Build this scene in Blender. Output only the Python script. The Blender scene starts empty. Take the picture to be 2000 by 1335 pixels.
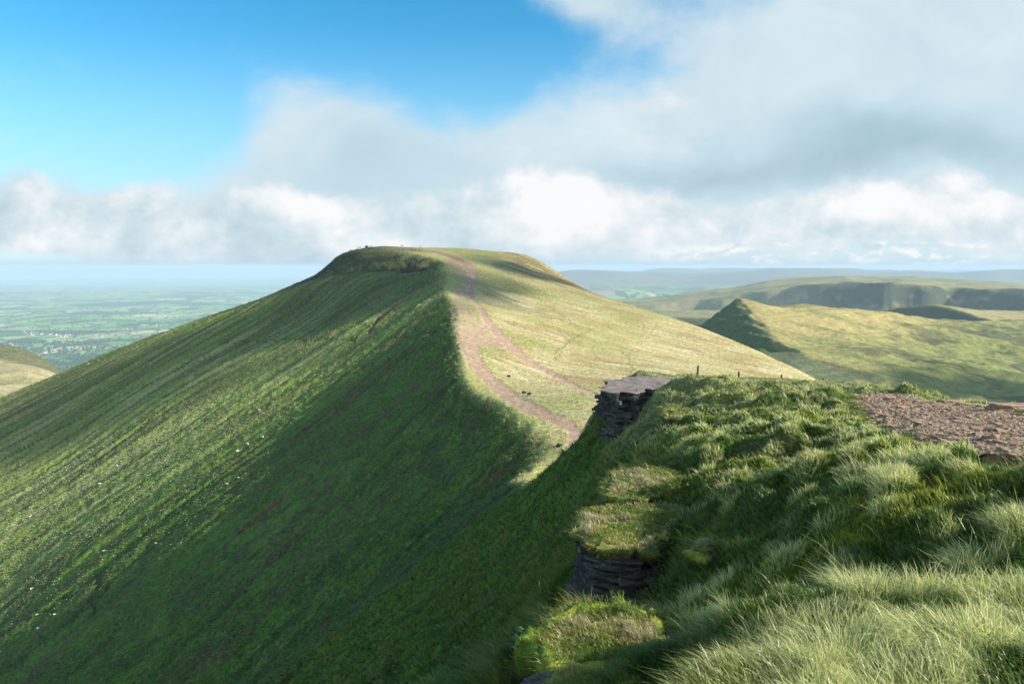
import bpy, bmesh, math, random, time
import numpy as np
from mathutils import Vector, Matrix
T0 = time.time()
R = math.radians
sc = bpy.context.scene
col = sc.collection
rng = np.random.default_rng(7)
random.seed(7)

# ------------------------------------------------------------------ camera
F = 1500.0; HX = 1000.0; HY = 520.0           # focal length, level point of the view (2000 px wide frame)
cam_d = bpy.data.cameras.new('camera'); cam = bpy.data.objects.new('camera', cam_d); col.objects.link(cam)
cam.location = (0, 0, 0); cam.rotation_euler = (R(90), 0, 0)
cam_d.sensor_width = 36; cam_d.lens = 36*F/2000; cam_d.shift_y = -(667.5-HY)/2000
cam_d.clip_start = 0.1; cam_d.clip_end = 200000
sc.camera = cam

# ------------------------------------------------------------------ sun and sky
SUN_AZ = 78.0      # degrees to the right of straight ahead is 90; measured from straight BEHIND (so 78 = right, a little behind)
SUN_EL = 25.0
sx, sy, sz = math.sin(R(SUN_AZ))*math.cos(R(SUN_EL)), -math.cos(R(SUN_AZ))*math.cos(R(SUN_EL)), math.sin(R(SUN_EL))
sun_d = bpy.data.lights.new('sun', 'SUN'); sun_d.energy = 4.8; sun_d.angle = R(0.5); sun_d.color = (1.0, 0.92, 0.78)
sun = bpy.data.objects.new('sun', sun_d); col.objects.link(sun)
sun.rotation_euler = Vector((sx, sy, sz)).to_track_quat('Z', 'Y').to_euler()

world = bpy.data.worlds.new('World'); sc.world = world; world.use_nodes = True
def build_world():
    nt = world.node_tree; nt.nodes.clear()
    N = nt.nodes.new; L = nt.links.new
    def math_(op, a, b=None, clamp=False):
        n = N('ShaderNodeMath'); n.operation = op; n.use_clamp = clamp
        for i, v in enumerate((a, b)):
            if v is None: continue
            if isinstance(v, (int, float)): n.inputs[i].default_value = v
            else: L(v, n.inputs[i])
        return n.outputs[0]
    def mixc(f, a, b):
        n = N('ShaderNodeMix'); n.data_type = 'RGBA'
        for s, v in ((n.inputs['Factor'], f), (n.inputs[6], a), (n.inputs[7], b)):
            if isinstance(v, (int, float)): s.default_value = v
            elif isinstance(v, tuple): s.default_value = (*v, 1)
            else: L(v, s)
        return n.outputs[2]
    def smooth(v, a, b):
        n = N('ShaderNodeMapRange'); n.interpolation_type = 'SMOOTHSTEP'
        L(v, n.inputs[0]); n.inputs[1].default_value = a; n.inputs[2].default_value = b
        return n.outputs[0]
    sky = N('ShaderNodeTexSky'); sky.sky_type = 'NISHITA'; sky.sun_disc = False
    sky.sun_elevation = R(SUN_EL); sky.sun_rotation = math.atan2(sx, sy)
    sky.altitude = 900; sky.air_density = 1.0; sky.dust_density = 0.6; sky.ozone_density = 2.0
    tc = N('ShaderNodeTexCoord'); d = tc.outputs['Generated']
    sep = N('ShaderNodeSeparateXYZ'); L(d, sep.inputs[0])
    X, Y, Z = sep.outputs
    Yc = math_('MAXIMUM', Y, 0.12)
    U = math_('DIVIDE', X, Yc); V = math_('DIVIDE', Z, Yc)     # azimuth and elevation of the direction in the sky
    cmb = N('ShaderNodeCombineXYZ'); L(U, cmb.inputs[0]); L(V, cmb.inputs[1])
    P = cmb.outputs[0]
    def noise(scale, det, rough, vec, seed=0.0, dist=0.0, st=1.0):
        mp = N('ShaderNodeMapping'); L(vec, mp.inputs[0]); mp.inputs['Location'].default_value = (seed, seed*1.7, seed*.3)
        mp.inputs['Scale'].default_value = (1, st, st)
        n = N('ShaderNodeTexNoise'); L(mp.outputs[0], n.inputs['Vector'])
        n.inputs['Scale'].default_value = scale; n.inputs['Detail'].default_value = det
        n.inputs['Roughness'].default_value = rough; n.inputs['Distortion'].default_value = dist
        return n.outputs[0]
    def blob(px, py, rx, ry, rot=0.0, amp=1.0, vec=P):
        mp = N('ShaderNodeMapping'); mp.vector_type = 'TEXTURE'; L(vec, mp.inputs[0])
        mp.inputs['Location'].default_value = ((px-HX)/F, (HY-py)/F, 0)
        mp.inputs['Rotation'].default_value = (0, 0, R(rot)); mp.inputs['Scale'].default_value = (rx/F, ry/F, 1)
        ln = N('ShaderNodeVectorMath'); ln.operation = 'LENGTH'; L(mp.outputs[0], ln.inputs[0])
        q = math_('MULTIPLY', ln.outputs['Value'], ln.outputs['Value'])
        e = math_('POWER', 2.718, math_('MULTIPLY', q, -1.0))
        return math_('MULTIPLY', e, amp)
    # warped coordinates so that the cloud outlines break up
    nz = N('ShaderNodeTexNoise'); L(P, nz.inputs['Vector']); nz.inputs['Scale'].default_value = 3.2; nz.inputs['Detail'].default_value = 5
    wv = N('ShaderNodeVectorMath'); wv.operation = 'SUBTRACT'; L(nz.outputs['Color'], wv.inputs[0]); wv.inputs[1].default_value = (.5, .5, .5)
    ws = N('ShaderNodeVectorMath'); ws.operation = 'MULTIPLY'; L(wv.outputs[0], ws.inputs[0]); ws.inputs[1].default_value = (.24, .17, 0)
    wa = N('ShaderNodeVectorMath'); wa.operation = 'ADD'; L(P, wa.inputs[0]); L(ws.outputs[0], wa.inputs[1])
    W = wa.outputs[0]
    def total(L, vec):
        t = None
        for b in L:
            v = blob(*b, vec=vec); t = v if t is None else math_('ADD', t, v)
        return t
    def shift(vec, dx, dy):
        n = N('ShaderNodeVectorMath'); n.operation = 'ADD'; L(vec, n.inputs[0]); n.inputs[1].default_value = (dx, dy, 0); return n.outputs[0]
    # thin high veil
    veil = total([(1750, 60, 430, 270, -10, 1.25), (2200, 230, 420, 300, 0, 1.2), (1480, 260, 330, 120, 0, 1.0), (1130, 10, 190, 70, -15, .6), (1900, 420, 500, 140, 0, 1.0),
                  (1250, 430, 420, 110, 0, .9), (620, 290, 150, 120, 20, .85), (700, 400, 330, 100, 0, 1.0), (930, 300, 230, 80, -10, .8), (1120, 220, 140, 55, 10, .55), (60, 440, 220, 80, 0, .9), (380, 450, 220, 70, 0, .8), (2700, 300, 600, 400, 0, 1.1), (-300, 380, 300, 200, 0, 1.0)], W)
    n1 = noise(4.5, 9, .6, P, 3.1, .25, 1.4); n2 = noise(15.0, 8, .62, P, 9.3, .2, 1.4)
    dv = math_('ADD', veil, math_('ADD', math_('MULTIPLY', math_('SUBTRACT', n1, .5), 1.2), math_('MULTIPLY', math_('SUBTRACT', n2, .5), .45)))
    av = math_('MULTIPLY', smooth(dv, .18, 1.0), .93)
    behind = smooth(Y, .25, -.25)
    n5 = N('ShaderNodeTexNoise'); L(d, n5.inputs['Vector']); n5.inputs['Scale'].default_value = 2.5; n5.inputs['Detail'].default_value = 6
    av = math_('MAXIMUM', av, math_('MULTIPLY', behind, smooth(n5.outputs[0], .38, .55)))
    dark = total([(1450, 325, 330, 42, 3, 1.0), (1850, 300, 330, 55, -6, .8), (760, 330, 220, 80, 0, .45), (1780, 250, 250, 60, 0, .3)], W)
    n3 = noise(8.0, 9, .6, W, 21.0, .3, 1.3)
    vl = math_('ADD', math_('SUBTRACT', .72, math_('MULTIPLY', dark, .42)), math_('MULTIPLY', math_('SUBTRACT', n3, .5), .55), clamp=True)
    rv = N('ShaderNodeValToRGB'); L(vl, rv.inputs[0]); cr = rv.color_ramp
    cr.elements[0].position = 0; cr.elements[0].color = (.33, .47, .54, 1); cr.elements[1].position = 1; cr.elements[1].color = (.86, .93, .95, 1)
    e = cr.elements.new(.5); e.color = (.55, .71, .79, 1)
    # heaped cloud low along the hills, shaded by its own relief
    heap = total([(60, 430, 190, 85, 0, 1.1), (150, 500, 300, 30, 0, .6), (380, 450, 200, 70, 0, .95), (560, 470, 200, 70, 0, .9), (700, 430, 200, 80, 0, .8), (1070, 400, 170, 80, 0, 1.25), (1180, 460, 330, 60, 0, 1.0),
                  (1500, 430, 300, 60, 0, .95), (1720, 410, 230, 62, 0, 1.05), (1890, 440, 150, 60, 0, 1.0), (2050, 450, 200, 60, 0, .9), (800, 510, 700, 25, 0, .5), (1240, 260, 120, 70, 20, .5)], W)
    def heapn(vec): return math_('ADD', noise(6.5, 10, .58, vec, 3.7, .15, 1.25), math_('MULTIPLY', noise(21.0, 8, .6, vec, 14.2, .1, 1.25), .35))
    h0 = heapn(P); h1 = heapn(shift(P, .030, .030))
    dh = math_('ADD', heap, math_('MULTIPLY', math_('SUBTRACT', h0, .675), 2.4))
    ah = math_('MULTIPLY', smooth(dh, .30, .95), smooth(heap, .02, .22))
    rel = math_('MULTIPLY', math_('SUBTRACT', h0, h1), 1.6)
    glow = total([(1050, 395, 120, 60, 0, .34), (1100, 440, 120, 40, 0, .2), (1700, 395, 170, 40, 0, .30), (1870, 430, 90, 45, 0, .26), (665, 405, 50, 30, 0, .2), (60, 505, 150, 22, 0, .15)], W)
    hl = math_('ADD', math_('ADD', .61, glow), rel, clamp=True)
    rh = N('ShaderNodeValToRGB'); L(hl, rh.inputs[0]); cr = rh.color_ramp
    cr.elements[0].position = .05; cr.elements[0].color = (.42, .55, .62, 1); cr.elements[1].position = .95; cr.elements[1].color = (.98, .98, .98, 1)
    e = cr.elements.new(.5); e.color = (.62, .75, .81, 1)
    n4 = noise(24.0, 7, .58, P, 33.0, .2, 2.2); n4b = noise(24.0, 7, .58, shift(P, .008, .008), 33.0, .2, 2.2)
    small = math_('MULTIPLY', smooth(n4, .46, .56), smooth(blob(1680, 497, 420, 26), .2, .6))
    smc = mixc(math_('ADD', math_('MULTIPLY', math_('SUBTRACT', n4, n4b), 4.0), .6, clamp=True), (.55, .70, .79), (.97, .98, .98))
    # clear sky of the place: Nishita, pushed to the deep clean blue of autumn hill air
    hs = N('ShaderNodeHueSaturation'); L(sky.outputs[0], hs.inputs['Color']); hs.inputs['Saturation'].default_value = 1.4; hs.inputs['Hue'].default_value = .484; hs.inputs['Value'].default_value = 1.4
    g = N('ShaderNodeMix'); g.data_type = 'RGBA'; g.blend_type = 'MULTIPLY'; g.inputs['Factor'].default_value = 1
    L(hs.outputs[0], g.inputs[6]); g.inputs[7].default_value = (SKY_S, SKY_S, SKY_S, 1)
    low = mixc(math_('MULTIPLY', smooth(V, .33, .04), .72), g.outputs[2], (.42, .74, .93))
    gap = blob(1650, 497, 400, 24)
    outc = mixc(math_('MULTIPLY', av, math_('SUBTRACT', 1.0, math_('MULTIPLY', gap, .5))), low, rv.outputs[0])
    outc = mixc(math_('MULTIPLY', ah, math_('SUBTRACT', .97, math_('MULTIPLY', gap, .6))), outc, rh.outputs[0])
    outc = mixc(small, outc, smc)
    outc = mixc(math_('MULTIPLY', smooth(V, .014, -.006), .85), outc, (.42, .60, .72))
    bg = N('ShaderNodeBackground'); L(outc, bg.inputs[0]); bg.inputs[1].default_value = 1.0/2**0.9
    sclv = N('ShaderNodeVectorMath')
    o = N('ShaderNodeOutputWorld'); L(bg.outputs[0], o.inputs[0])
SKY_S = 0.15
build_world()
sc.view_settings.view_transform = 'Standard'; sc.view_settings.look = 'None'
sc.view_settings.exposure = 0.9; sc.view_settings.gamma = 1.0
sc.cycles.max_bounces = 5; sc.cycles.diffuse_bounces = 3; sc.cycles.glossy_bounces = 2; sc.cycles.transmission_bounces = 3
sc.cycles.transparent_max_bounces = 6; sc.cycles.volume_bounces = 2
sc.cycles.sample_clamp_indirect = 4.0

# ------------------------------------------------------------------ helpers
def P3(px, py, D):
    return ((px-HX)/F*D, D, (HY-py)/F*D)

def tag(o, label=None, cat=None, group=None, kind=None):
    if label: o['label'] = label
    if cat: o['category'] = cat
    if group: o['group'] = group
    if kind: o['kind'] = kind
    return o

def npmesh(name, V, faces4=None, faces3=None, smooth=True):
    me = bpy.data.meshes.new(name)
    V = np.ascontiguousarray(V, np.float32)
    me.vertices.add(len(V)); me.vertices.foreach_set('co', V.ravel())
    n4 = 0 if faces4 is None else len(faces4); n3 = 0 if faces3 is None else len(faces3)
    loops = []; starts = []; s = 0
    if n4: loops.append(np.asarray(faces4, np.int32).ravel()); starts.append(np.arange(n4, dtype=np.int32)*4); s = n4*4
    if n3: loops.append(np.asarray(faces3, np.int32).ravel()); starts.append(s+np.arange(n3, dtype=np.int32)*3)
    loops = np.concatenate(loops); starts = np.concatenate(starts)
    me.loops.add(len(loops)); me.loops.foreach_set('vertex_index', loops)
    me.polygons.add(n4+n3); me.polygons.foreach_set('loop_start', starts)
    me.update(calc_edges=True)
    me.polygons.foreach_set('use_smooth', np.full(n4+n3, smooth, dtype=bool))
    return me

def color_attr(me, name, C):
    a = me.color_attributes.new(name, 'FLOAT_COLOR', 'POINT')
    C4 = np.ones((len(C), 4), np.float32); C4[:, :C.shape[1]] = C
    a.data.foreach_set('color', C4.ravel())

def link(name, me, mat, parent=None):
    o = bpy.data.objects.new(name, me); col.objects.link(o)
    if mat is not None: me.materials.append(mat)
    if parent is not None: o.parent = parent
    return o

def _hash(ix, iy, seed):
    h = (ix.astype(np.int64)*374761393 + iy.astype(np.int64)*668265263 + seed*1442695041) & 0xffffffff
    h = ((h ^ (h >> 13))*1274126177) & 0xffffffff
    h = ((h ^ (h >> 16))*2246822519) & 0xffffffff
    return ((h ^ (h >> 15)) & 0xffffff)/float(0xffffff)
def vn(x, y, seed=0):
    ix = np.floor(x); iy = np.floor(y); fx = x-ix; fy = y-iy
    fx = fx*fx*fx*(fx*(fx*6-15)+10); fy = fy*fy*fy*(fy*(fy*6-15)+10)
    a = _hash(ix, iy, seed); b = _hash(ix+1, iy, seed); c = _hash(ix, iy+1, seed); d = _hash(ix+1, iy+1, seed)
    return (a+(b-a)*fx)*(1-fy)+(c+(d-c)*fx)*fy - .5
def fbm(x, y, octv=4, seed=0, gain=.5):
    s = 0; a = 1; 
    for i in range(octv):
        c, n = math.cos(.7*i+.3), math.sin(.7*i+.3)
        s = s + a*vn((x*c-y*n)*2**i+17.3*i, (x*n+y*c)*2**i-9.1*i, seed+i*31); a *= gain
    return s
def sst(x, a, b):
    t = np.clip((x-a)/(b-a), 0, 1); return t*t*(3-2*t)

class TPS:
    def __init__(s, pts, vals, scale=1.0, lam=1e-6):
        s.p = np.asarray(pts, float)*scale; s.k = scale; n = len(s.p); v = np.asarray(vals, float)
        K = s.U(s.p[:, None]-s.p[None]) + np.eye(n)*lam*n
        A = np.zeros((n+3, n+3)); A[:n, :n] = K; A[:n, n] = 1; A[:n, n+1:] = s.p; A[n, :n] = 1; A[n+1:, :n] = s.p.T
        s.w = np.linalg.solve(A, np.concatenate([v, [0, 0, 0]]))
    def U(s, d):
        r2 = (d**2).sum(-1)+1e-12; return .5*r2*np.log(r2)
    def __call__(s, x, y):
        sh = np.shape(x); x = np.ravel(x)*s.k; y = np.ravel(y)*s.k
        o = s.w[-3]+s.w[-2]*x+s.w[-1]*y
        for i, (a, b) in enumerate(s.p):
            r2 = (x-a)**2+(y-b)**2+1e-12; o = o+s.w[i]*.5*r2*np.log(r2)
        return o.reshape(sh)
def tps_px(L, scale=.01, lam=1e-6):
    W = np.array([P3(*q) for q in L]); return TPS(W[:, :2], W[:, 2], scale, lam)
def smin(a, b, k):
    h = np.clip(.5+.5*(b-a)/k, 0, 1); return b+(a-b)*h-k*h*(1-h)
def smax(a, b, k): return -smin(-a, -b, k)

# ------------------------------------------------------------------ terrain of the two near hills
RIM = [(1058, 850, 165), (1000, 805, 186), (930, 765, 213), (900, 700, 251), (892, 650, 285), (875, 580, 357), (868, 545, 405), (866, 522, 455)]
MOOR = RIM + [(680, 484, 500), (660, 491, 500), (640, 488, 500), (600, 492, 505), (600, 505, 560), (720, 481, 510), (800, 485, 520), (870, 488, 540), (950, 491, 560), (1030, 499, 560), (1060, 515, 545), (1100, 541, 530),
  (1150, 568, 515), (1200, 590, 500), (1300, 622, 460), (1400, 655, 420), (1500, 697, 380), (1600, 745, 340), (1700, 800, 300),
  (800, 492, 620), (950, 500, 640), (680, 500, 600), (1150, 620, 620), (1300, 690, 560), (1450, 760, 500), (1650, 860, 400), (1850, 960, 310), (800, 545, 760), (1100, 640, 760),
  (1120, 840, 168), (1180, 815, 177), (1180, 775, 197), (1000, 750, 226), (950, 690, 262), (1060, 735, 245), (1100, 700, 275), (1180, 700, 285), (1300, 730, 255),
  (1100, 620, 370), (1250, 650, 370), (1400, 700, 330), (1500, 735, 300), (1000, 600, 385), (960, 560, 430), (1000, 530, 480), (920, 550, 415), (925, 520, 470), (880, 503, 500),
  (655, 503, 500), (700, 497, 492), (760, 495, 488), (820, 500, 484), (1100, 880, 150), (1060, 890, 150), (1048, 925, 128), (1000, 905, 132), (950, 910, 105), (850, 900, 140), (1200, 900, 140), (1300, 880, 160), (1500, 860, 200), (1080, 960, 110), (1250, 980, 95), (1600, 960, 110), (2000, 1050, 110), (2000, 950, 200)]
FACE = RIM + [(655, 503, 503), (700, 519, 478), (760, 523, 470), (830, 525, 466), (700, 545, 440), (800, 560, 415), (600, 560, 448), (700, 600, 400), (800, 600, 372), (600, 600, 432), (840, 640, 322),
  (632, 526, 500), (600, 547, 494), (550, 569, 486), (500, 589, 482), (400, 622, 480), (300, 660, 474), (200, 698, 465), (100, 741, 455), (0, 785, 445), (-300, 905, 420), (-700, 1100, 380),
  (640, 610, 600), (500, 700, 590), (300, 800, 580), (0, 950, 560), (-400, 1150, 520), (800, 470, 620), (760, 440, 700),
  (800, 667, 312), (700, 752, 291), (400, 1002, 228), (180, 1190, 203), (0, 1335, 188), (500, 700, 372), (300, 800, 345), (300, 950, 268), (100, 900, 335), (0, 1000, 294), (0, 1180, 232), (100, 1100, 240), (-300, 1200, 240), (600, 800, 288), (-250, 1600, 160),
  (800, 780, 245), (700, 900, 214), (840, 900, 195), (500, 1050, 200), (300, 1200, 185), (790, 1080, 147), (700, 1190, 140), (520, 1335, 136), (900, 1000, 152), (200, 1335, 165), (960, 930, 158), (400, 1500, 120), (1000, 920, 155), (960, 850, 180)]
Mo = tps_px(MOOR); Fa = tps_px(FACE)
def plN(x, y): return .8*x-.25*y-4.1
NEAR = [(1400, 1520, 2.7), (1700, 1480, 2.5), (2000, 1480, 2.3), (2600, 1480, 2.3), (2000, 1225, 3.5), (2400, 1110, 3.9), (1700, 1365, 3.0), (1850, 1295, 3.2), (1400, 1465, 2.9), (1310, 1530, 2.75),
  (1500, 1225, 5.8), (1650, 1160, 5.2), (1850, 1075, 5.2), (2000, 1030, 5.3), (1300, 1200, 7.1), (1150, 1230, 6.6), (1250, 1290, 5.0), (1350, 1250, 5.0), (1800, 1000, 6.0), (1900, 945, 6.7), (2000, 905, 7.8), (2500, 880, 8), (1600, 1000, 7.3), (1600, 850, 15.5), (1800, 850, 11.4), (1500, 950, 10.5),
  (1400, 1000, 10.4), (1400, 850, 18.5), (1400, 900, 14.5), (1300, 870, 19.5), (1300, 945, 13.6), (1400, 920, 13.4), (1350, 985, 11.0), (1345, 958, 12.3), (1250, 850, 24), (1210, 890, 25), (1400, 738, 39), (1400, 760, 30), (1600, 749, 36), (1600, 780, 25), (1700, 757, 32), (1800, 775, 24),
  (1900, 795, 18.5), (2000, 806, 15.5), (2000, 850, 10.8), (2400, 830, 13), (1300, 738, 38), (1210, 742, 33), (1290, 765, 27), (1400, 752, 47), (1600, 763, 46), (1800, 795, 34), (1900, 822, 27), (2000, 845, 23), (2400, 880, 20),
  (1200, 830, 45), (1300, 800, 62), (1600, 800, 62), (2000, 880, 50), (1300, 1100, 9.2), (1400, 1100, 8.3), (1250, 1000, 12.9), (1200, 1180, 8.2), (1150, 1165, 9.3), (1240, 1135, 9.0), (1110, 1120, 11.6), (1100, 1180, 10.6), (1000, 1500, 4.5), (800, 1900, 3.5), (1150, 1800, 3.0), (1200, 1400, 4.5), (1110, 1420, 5.2), (1250, 1380, 4.0), (1300, 1700, 2.0), (2500, 1900, 1.7),
  (1290, 746, 31), (1340, 744, 33), (1250, 752, 31), (1400, 744, 33), (1340, 756, 28), (1500, 746, 33), (1330, 742, 37), (1185, 830, 35), (1140, 850, 42), (1100, 878, 55), (1064, 905, 70), (1180, 950, 20), (1120, 1000, 24), (1170, 1000, 16)]
for px, py in ((900, 1335), (900, 1150), (1000, 1335), (1000, 1220), (1000, 1120), (1040, 1040), (800, 1300), (700, 1335), (800, 1200), (500, 1500), (700, 1600)):
    u, v = (px-HX)/F, (HY-py)/F
    NEAR.append((px, py, -4.1/(v-.8*u+.25)))
_W = np.array([P3(*q) for q in NEAR]); _y = _W[:, 1]+3
Nr_ = TPS(np.stack([_W[:, 0]/_y, np.log(_y)], 1), _W[:, 2]/_y, 1.0, 1e-6)
def Nr(x, y):
    y3 = np.maximum(y, -.5)+3; return Nr_(x/y3, np.log(y3))*y3
def base(x, y):
    """height of the bare ground without its tussocks"""
    x = np.asarray(x, float); y = np.asarray(y, float)
    z = np.full(x.shape, 0.0)
    far = y > 42
    if far.any():
        X, Y = x[far], y[far]
        f = smax(Fa(X, Y), plN(X, Y), 4.0)
        z_ = smin(Mo(X, Y), f, 1.2)
        z[far] = z_
    near = y < 75
    if near.any():
        X, Y = x[near], y[near]; zn = Nr(X, Y)
        w = sst(Y, 42, 75); z[near] = zn*(1-w)+z[near]*w
    # the back of the mountain drops to the valley
    z = z - 0.9*np.maximum(y-640, 0) - .5*np.maximum(x-420, 0)
    return np.maximum(z, -655)

US = np.concatenate([np.linspace(-1.7, -.71, 70, endpoint=False), np.linspace(-.71, .71, 1180), np.linspace(.71, 2.6, 90)[1:]])
DS = np.exp(np.concatenate([np.linspace(math.log(.8), math.log(2.2), 50, endpoint=False), np.linspace(math.log(2.2), math.log(620), 1600), np.linspace(math.log(620), math.log(1100), 60)[1:]]))
Ug, Dg = np.meshgrid(US, DS); GX = Ug*Dg; GY = Dg; GZ = base(GX, GY)
print('base', time.time()-T0)
HR = -(GZ/GY)*F+HY                                  # row of each ground point, used by cast()
def cast(px, py):
    """first point of the ground seen along a sight line"""
    j = int(np.clip(np.searchsorted(US, (px-HX)/F), 1, len(US)-1))
    u0, u1 = US[j-1], US[j]; t = ((px-HX)/F-u0)/(u1-u0)
    r = HR[:, j-1]*(1-t)+HR[:, j]*t
    k = np.argmax(r[60:] <= py)+60
    if r[k] > py: return None
    a = (r[k-1]-py)/(r[k-1]-r[k]+1e-9); D = DS[k-1]+(DS[k]-DS[k-1])*a
    return P3(px, py, D)
def castline(L, n=14):
    out = []
    for (a, b) in zip(L[:-1], L[1:]):
        for t in np.linspace(0, 1, n, endpoint=False):
            q = cast(a[0]+(b[0]-a[0])*t, a[1]+(b[1]-a[1])*t)
            if q: out.append(q[:2])
    q = cast(*L[-1]);
    if q: out.append(q[:2])
    return np.array(out)
def distline(x, y, Q, width=None):
    """distance to a polyline (and the nearest vertex's own width)"""
    best = np.full(x.shape, 1e9)
    for i in range(len(Q)-1):
        ax, ay = Q[i]; bx, by = Q[i+1]; dx, dy = bx-ax, by-ay; L2 = dx*dx+dy*dy+1e-9
        t = np.clip(((x-ax)*dx+(y-ay)*dy)/L2, 0, 1)
        d = np.hypot(x-ax-t*dx, y-ay-t*dy)
        if width is not None: d = d/(width[i]*(1-t)+width[i+1]*t)
        best = np.minimum(best, d)
    return best
def bband(x, y, Q, W, m=3.0):
    """mask 0..1 of a band along polyline"""
    out = np.zeros(x.shape); x0, y0 = Q.min(0)-m*max(W); x1, y1 = Q.max(0)+m*max(W)
    s = (x > x0) & (x < x1) & (y > y0) & (y < y1)
    if s.any(): out[s] = 1-sst(distline(x[s], y[s], Q, W), .65, 1.25)
    return out
def simple_mat(name, c, rough=.95):
    m = bpy.data.materials.new(name); m.use_nodes = True
    b = m.node_tree.nodes['Principled BSDF']; b.inputs['Base Color'].default_value = (*c, 1); b.inputs['Roughness'].default_value = rough
    b.inputs['Specular IOR Level'].default_value = .2
    return m
# ------------------------------------------------------------------ what the ground carries
def cells(x, y, c, seed):
    """nearest jittered cell centre: distance, offset, random id"""
    ix = np.floor(x/c); iy = np.floor(y/c); bd = np.full(x.shape, 9e9); bx = np.zeros(x.shape); by = np.zeros(x.shape); bi = np.zeros(x.shape)
    for i in (-1, 0, 1):
        for j in (-1, 0, 1):
            cx = (ix+i+.15+.7*_hash(ix+i, iy+j, seed))*c; cy = (iy+j+.15+.7*_hash(ix+i, iy+j, seed+5))*c
            d = (x-cx)**2+(y-cy)**2; m = d < bd
            bd[m] = d[m]; bx[m] = (x-cx)[m]; by[m] = (y-cy)[m]; bi[m] = _hash(ix+i, iy+j, seed+9)[m]
    return np.sqrt(bd), bx, by, bi
def poly_mask(x, y, L, soft, nz=0.0):
    Q = np.array([P3(*q)[:2] for q in L]); n = len(Q); ins = np.zeros(x.shape, bool)
    for i in range(n):
        (ax, ay), (bx, by) = Q[i], Q[(i+1) % n]
        c = ((ay > y) != (by > y)) & (x < (bx-ax)*(y-ay)/(by-ay+1e-12)+ax); ins ^= c
    d = distline(x, y, np.vstack([Q, Q[:1]])); d = np.where(ins, d, -d)
    return sst(d+nz, -soft, soft)
GRAVEL = [(1655, 772, 26), (1720, 775, 24.5), (1800, 779, 22), (1860, 796, 18.5), (1920, 802, 17), (2000, 808, 15.2), (2300, 830, 13), (2700, 900, 11), (2300, 880, 8.6), (2000, 892, 7.6), (1900, 872, 9.2), (1780, 862, 11.0), (1740, 835, 13.6), (1690, 805, 18.5)]
CALM = [(1640, 765, 28), (1800, 772, 24), (2000, 800, 16.5), (2400, 830, 13.5), (2700, 930, 8), (2000, 975, 6.5), (1940, 945, 7.1), (1850, 925, 8.0), (1790, 900, 9.6), (1700, 845, 13.5), (1640, 800, 19)]
LOWER = [([(1085, 0, 11.2), (1080, 0, 9.0), (1150, 0, 8.3), (1250, 0, 8.2), (1330, 0, 8.9), (1335, 0, 9.9), (1250, 0, 9.9), (1140, 0, 10.4)], .42), ([(1000, 0, 7.0), (1000, 0, 4.2), (1090, 0, 4.0), (1090, 0, 6.8)], .35), ([(1150, 0, 12.8), (1165, 0, 11.3), (1290, 0, 11.2), (1290, 0, 12.0)], .25)]
def fields(x, y):
    """masks of the ground at points x, y"""
    f = {}
    yy = np.maximum(y, 1e-3)
    far = y > 42
    face = np.zeros(x.shape)
    if far.any(): face[far] = sst(Mo(x[far], y[far])-smax(Fa(x[far], y[far]), plN(x[far], y[far]), 4.0), -1.5, 2.5)
    f['face'] = face
    # near ground: the steep left flank against the tussock shoulder
    edge = np.interp(y, [0, 3, 4, 6, 8, 10, 14, 20, 26, 34, 42, 60], [-.6, .5, .9, 1.3, 1.7, 2.2, 3.0, 3.6, 3.8, 3.6, 3.4, 3.0])
    f['shoulder'] = sst(x-edge + .8*fbm(x/2.2, y/2.2, 3, 5), -.5, .7)*(1-sst(y, 60, 90))
    f['calm'] = np.zeros(x.shape); f['gravel'] = np.zeros(x.shape); nr = (y < 32) & (x > 2)
    if nr.any(): f['gravel'][nr] = poly_mask(x[nr], y[nr], GRAVEL, .25, .55*fbm(x[nr]/.8, y[nr]/.8, 4, 77))
    if nr.any(): f['calm'][nr] = poly_mask(x[nr], y[nr], CALM, .35, .3*fbm(x[nr]/.9, y[nr]/.9, 3, 78))
    return f
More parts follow.
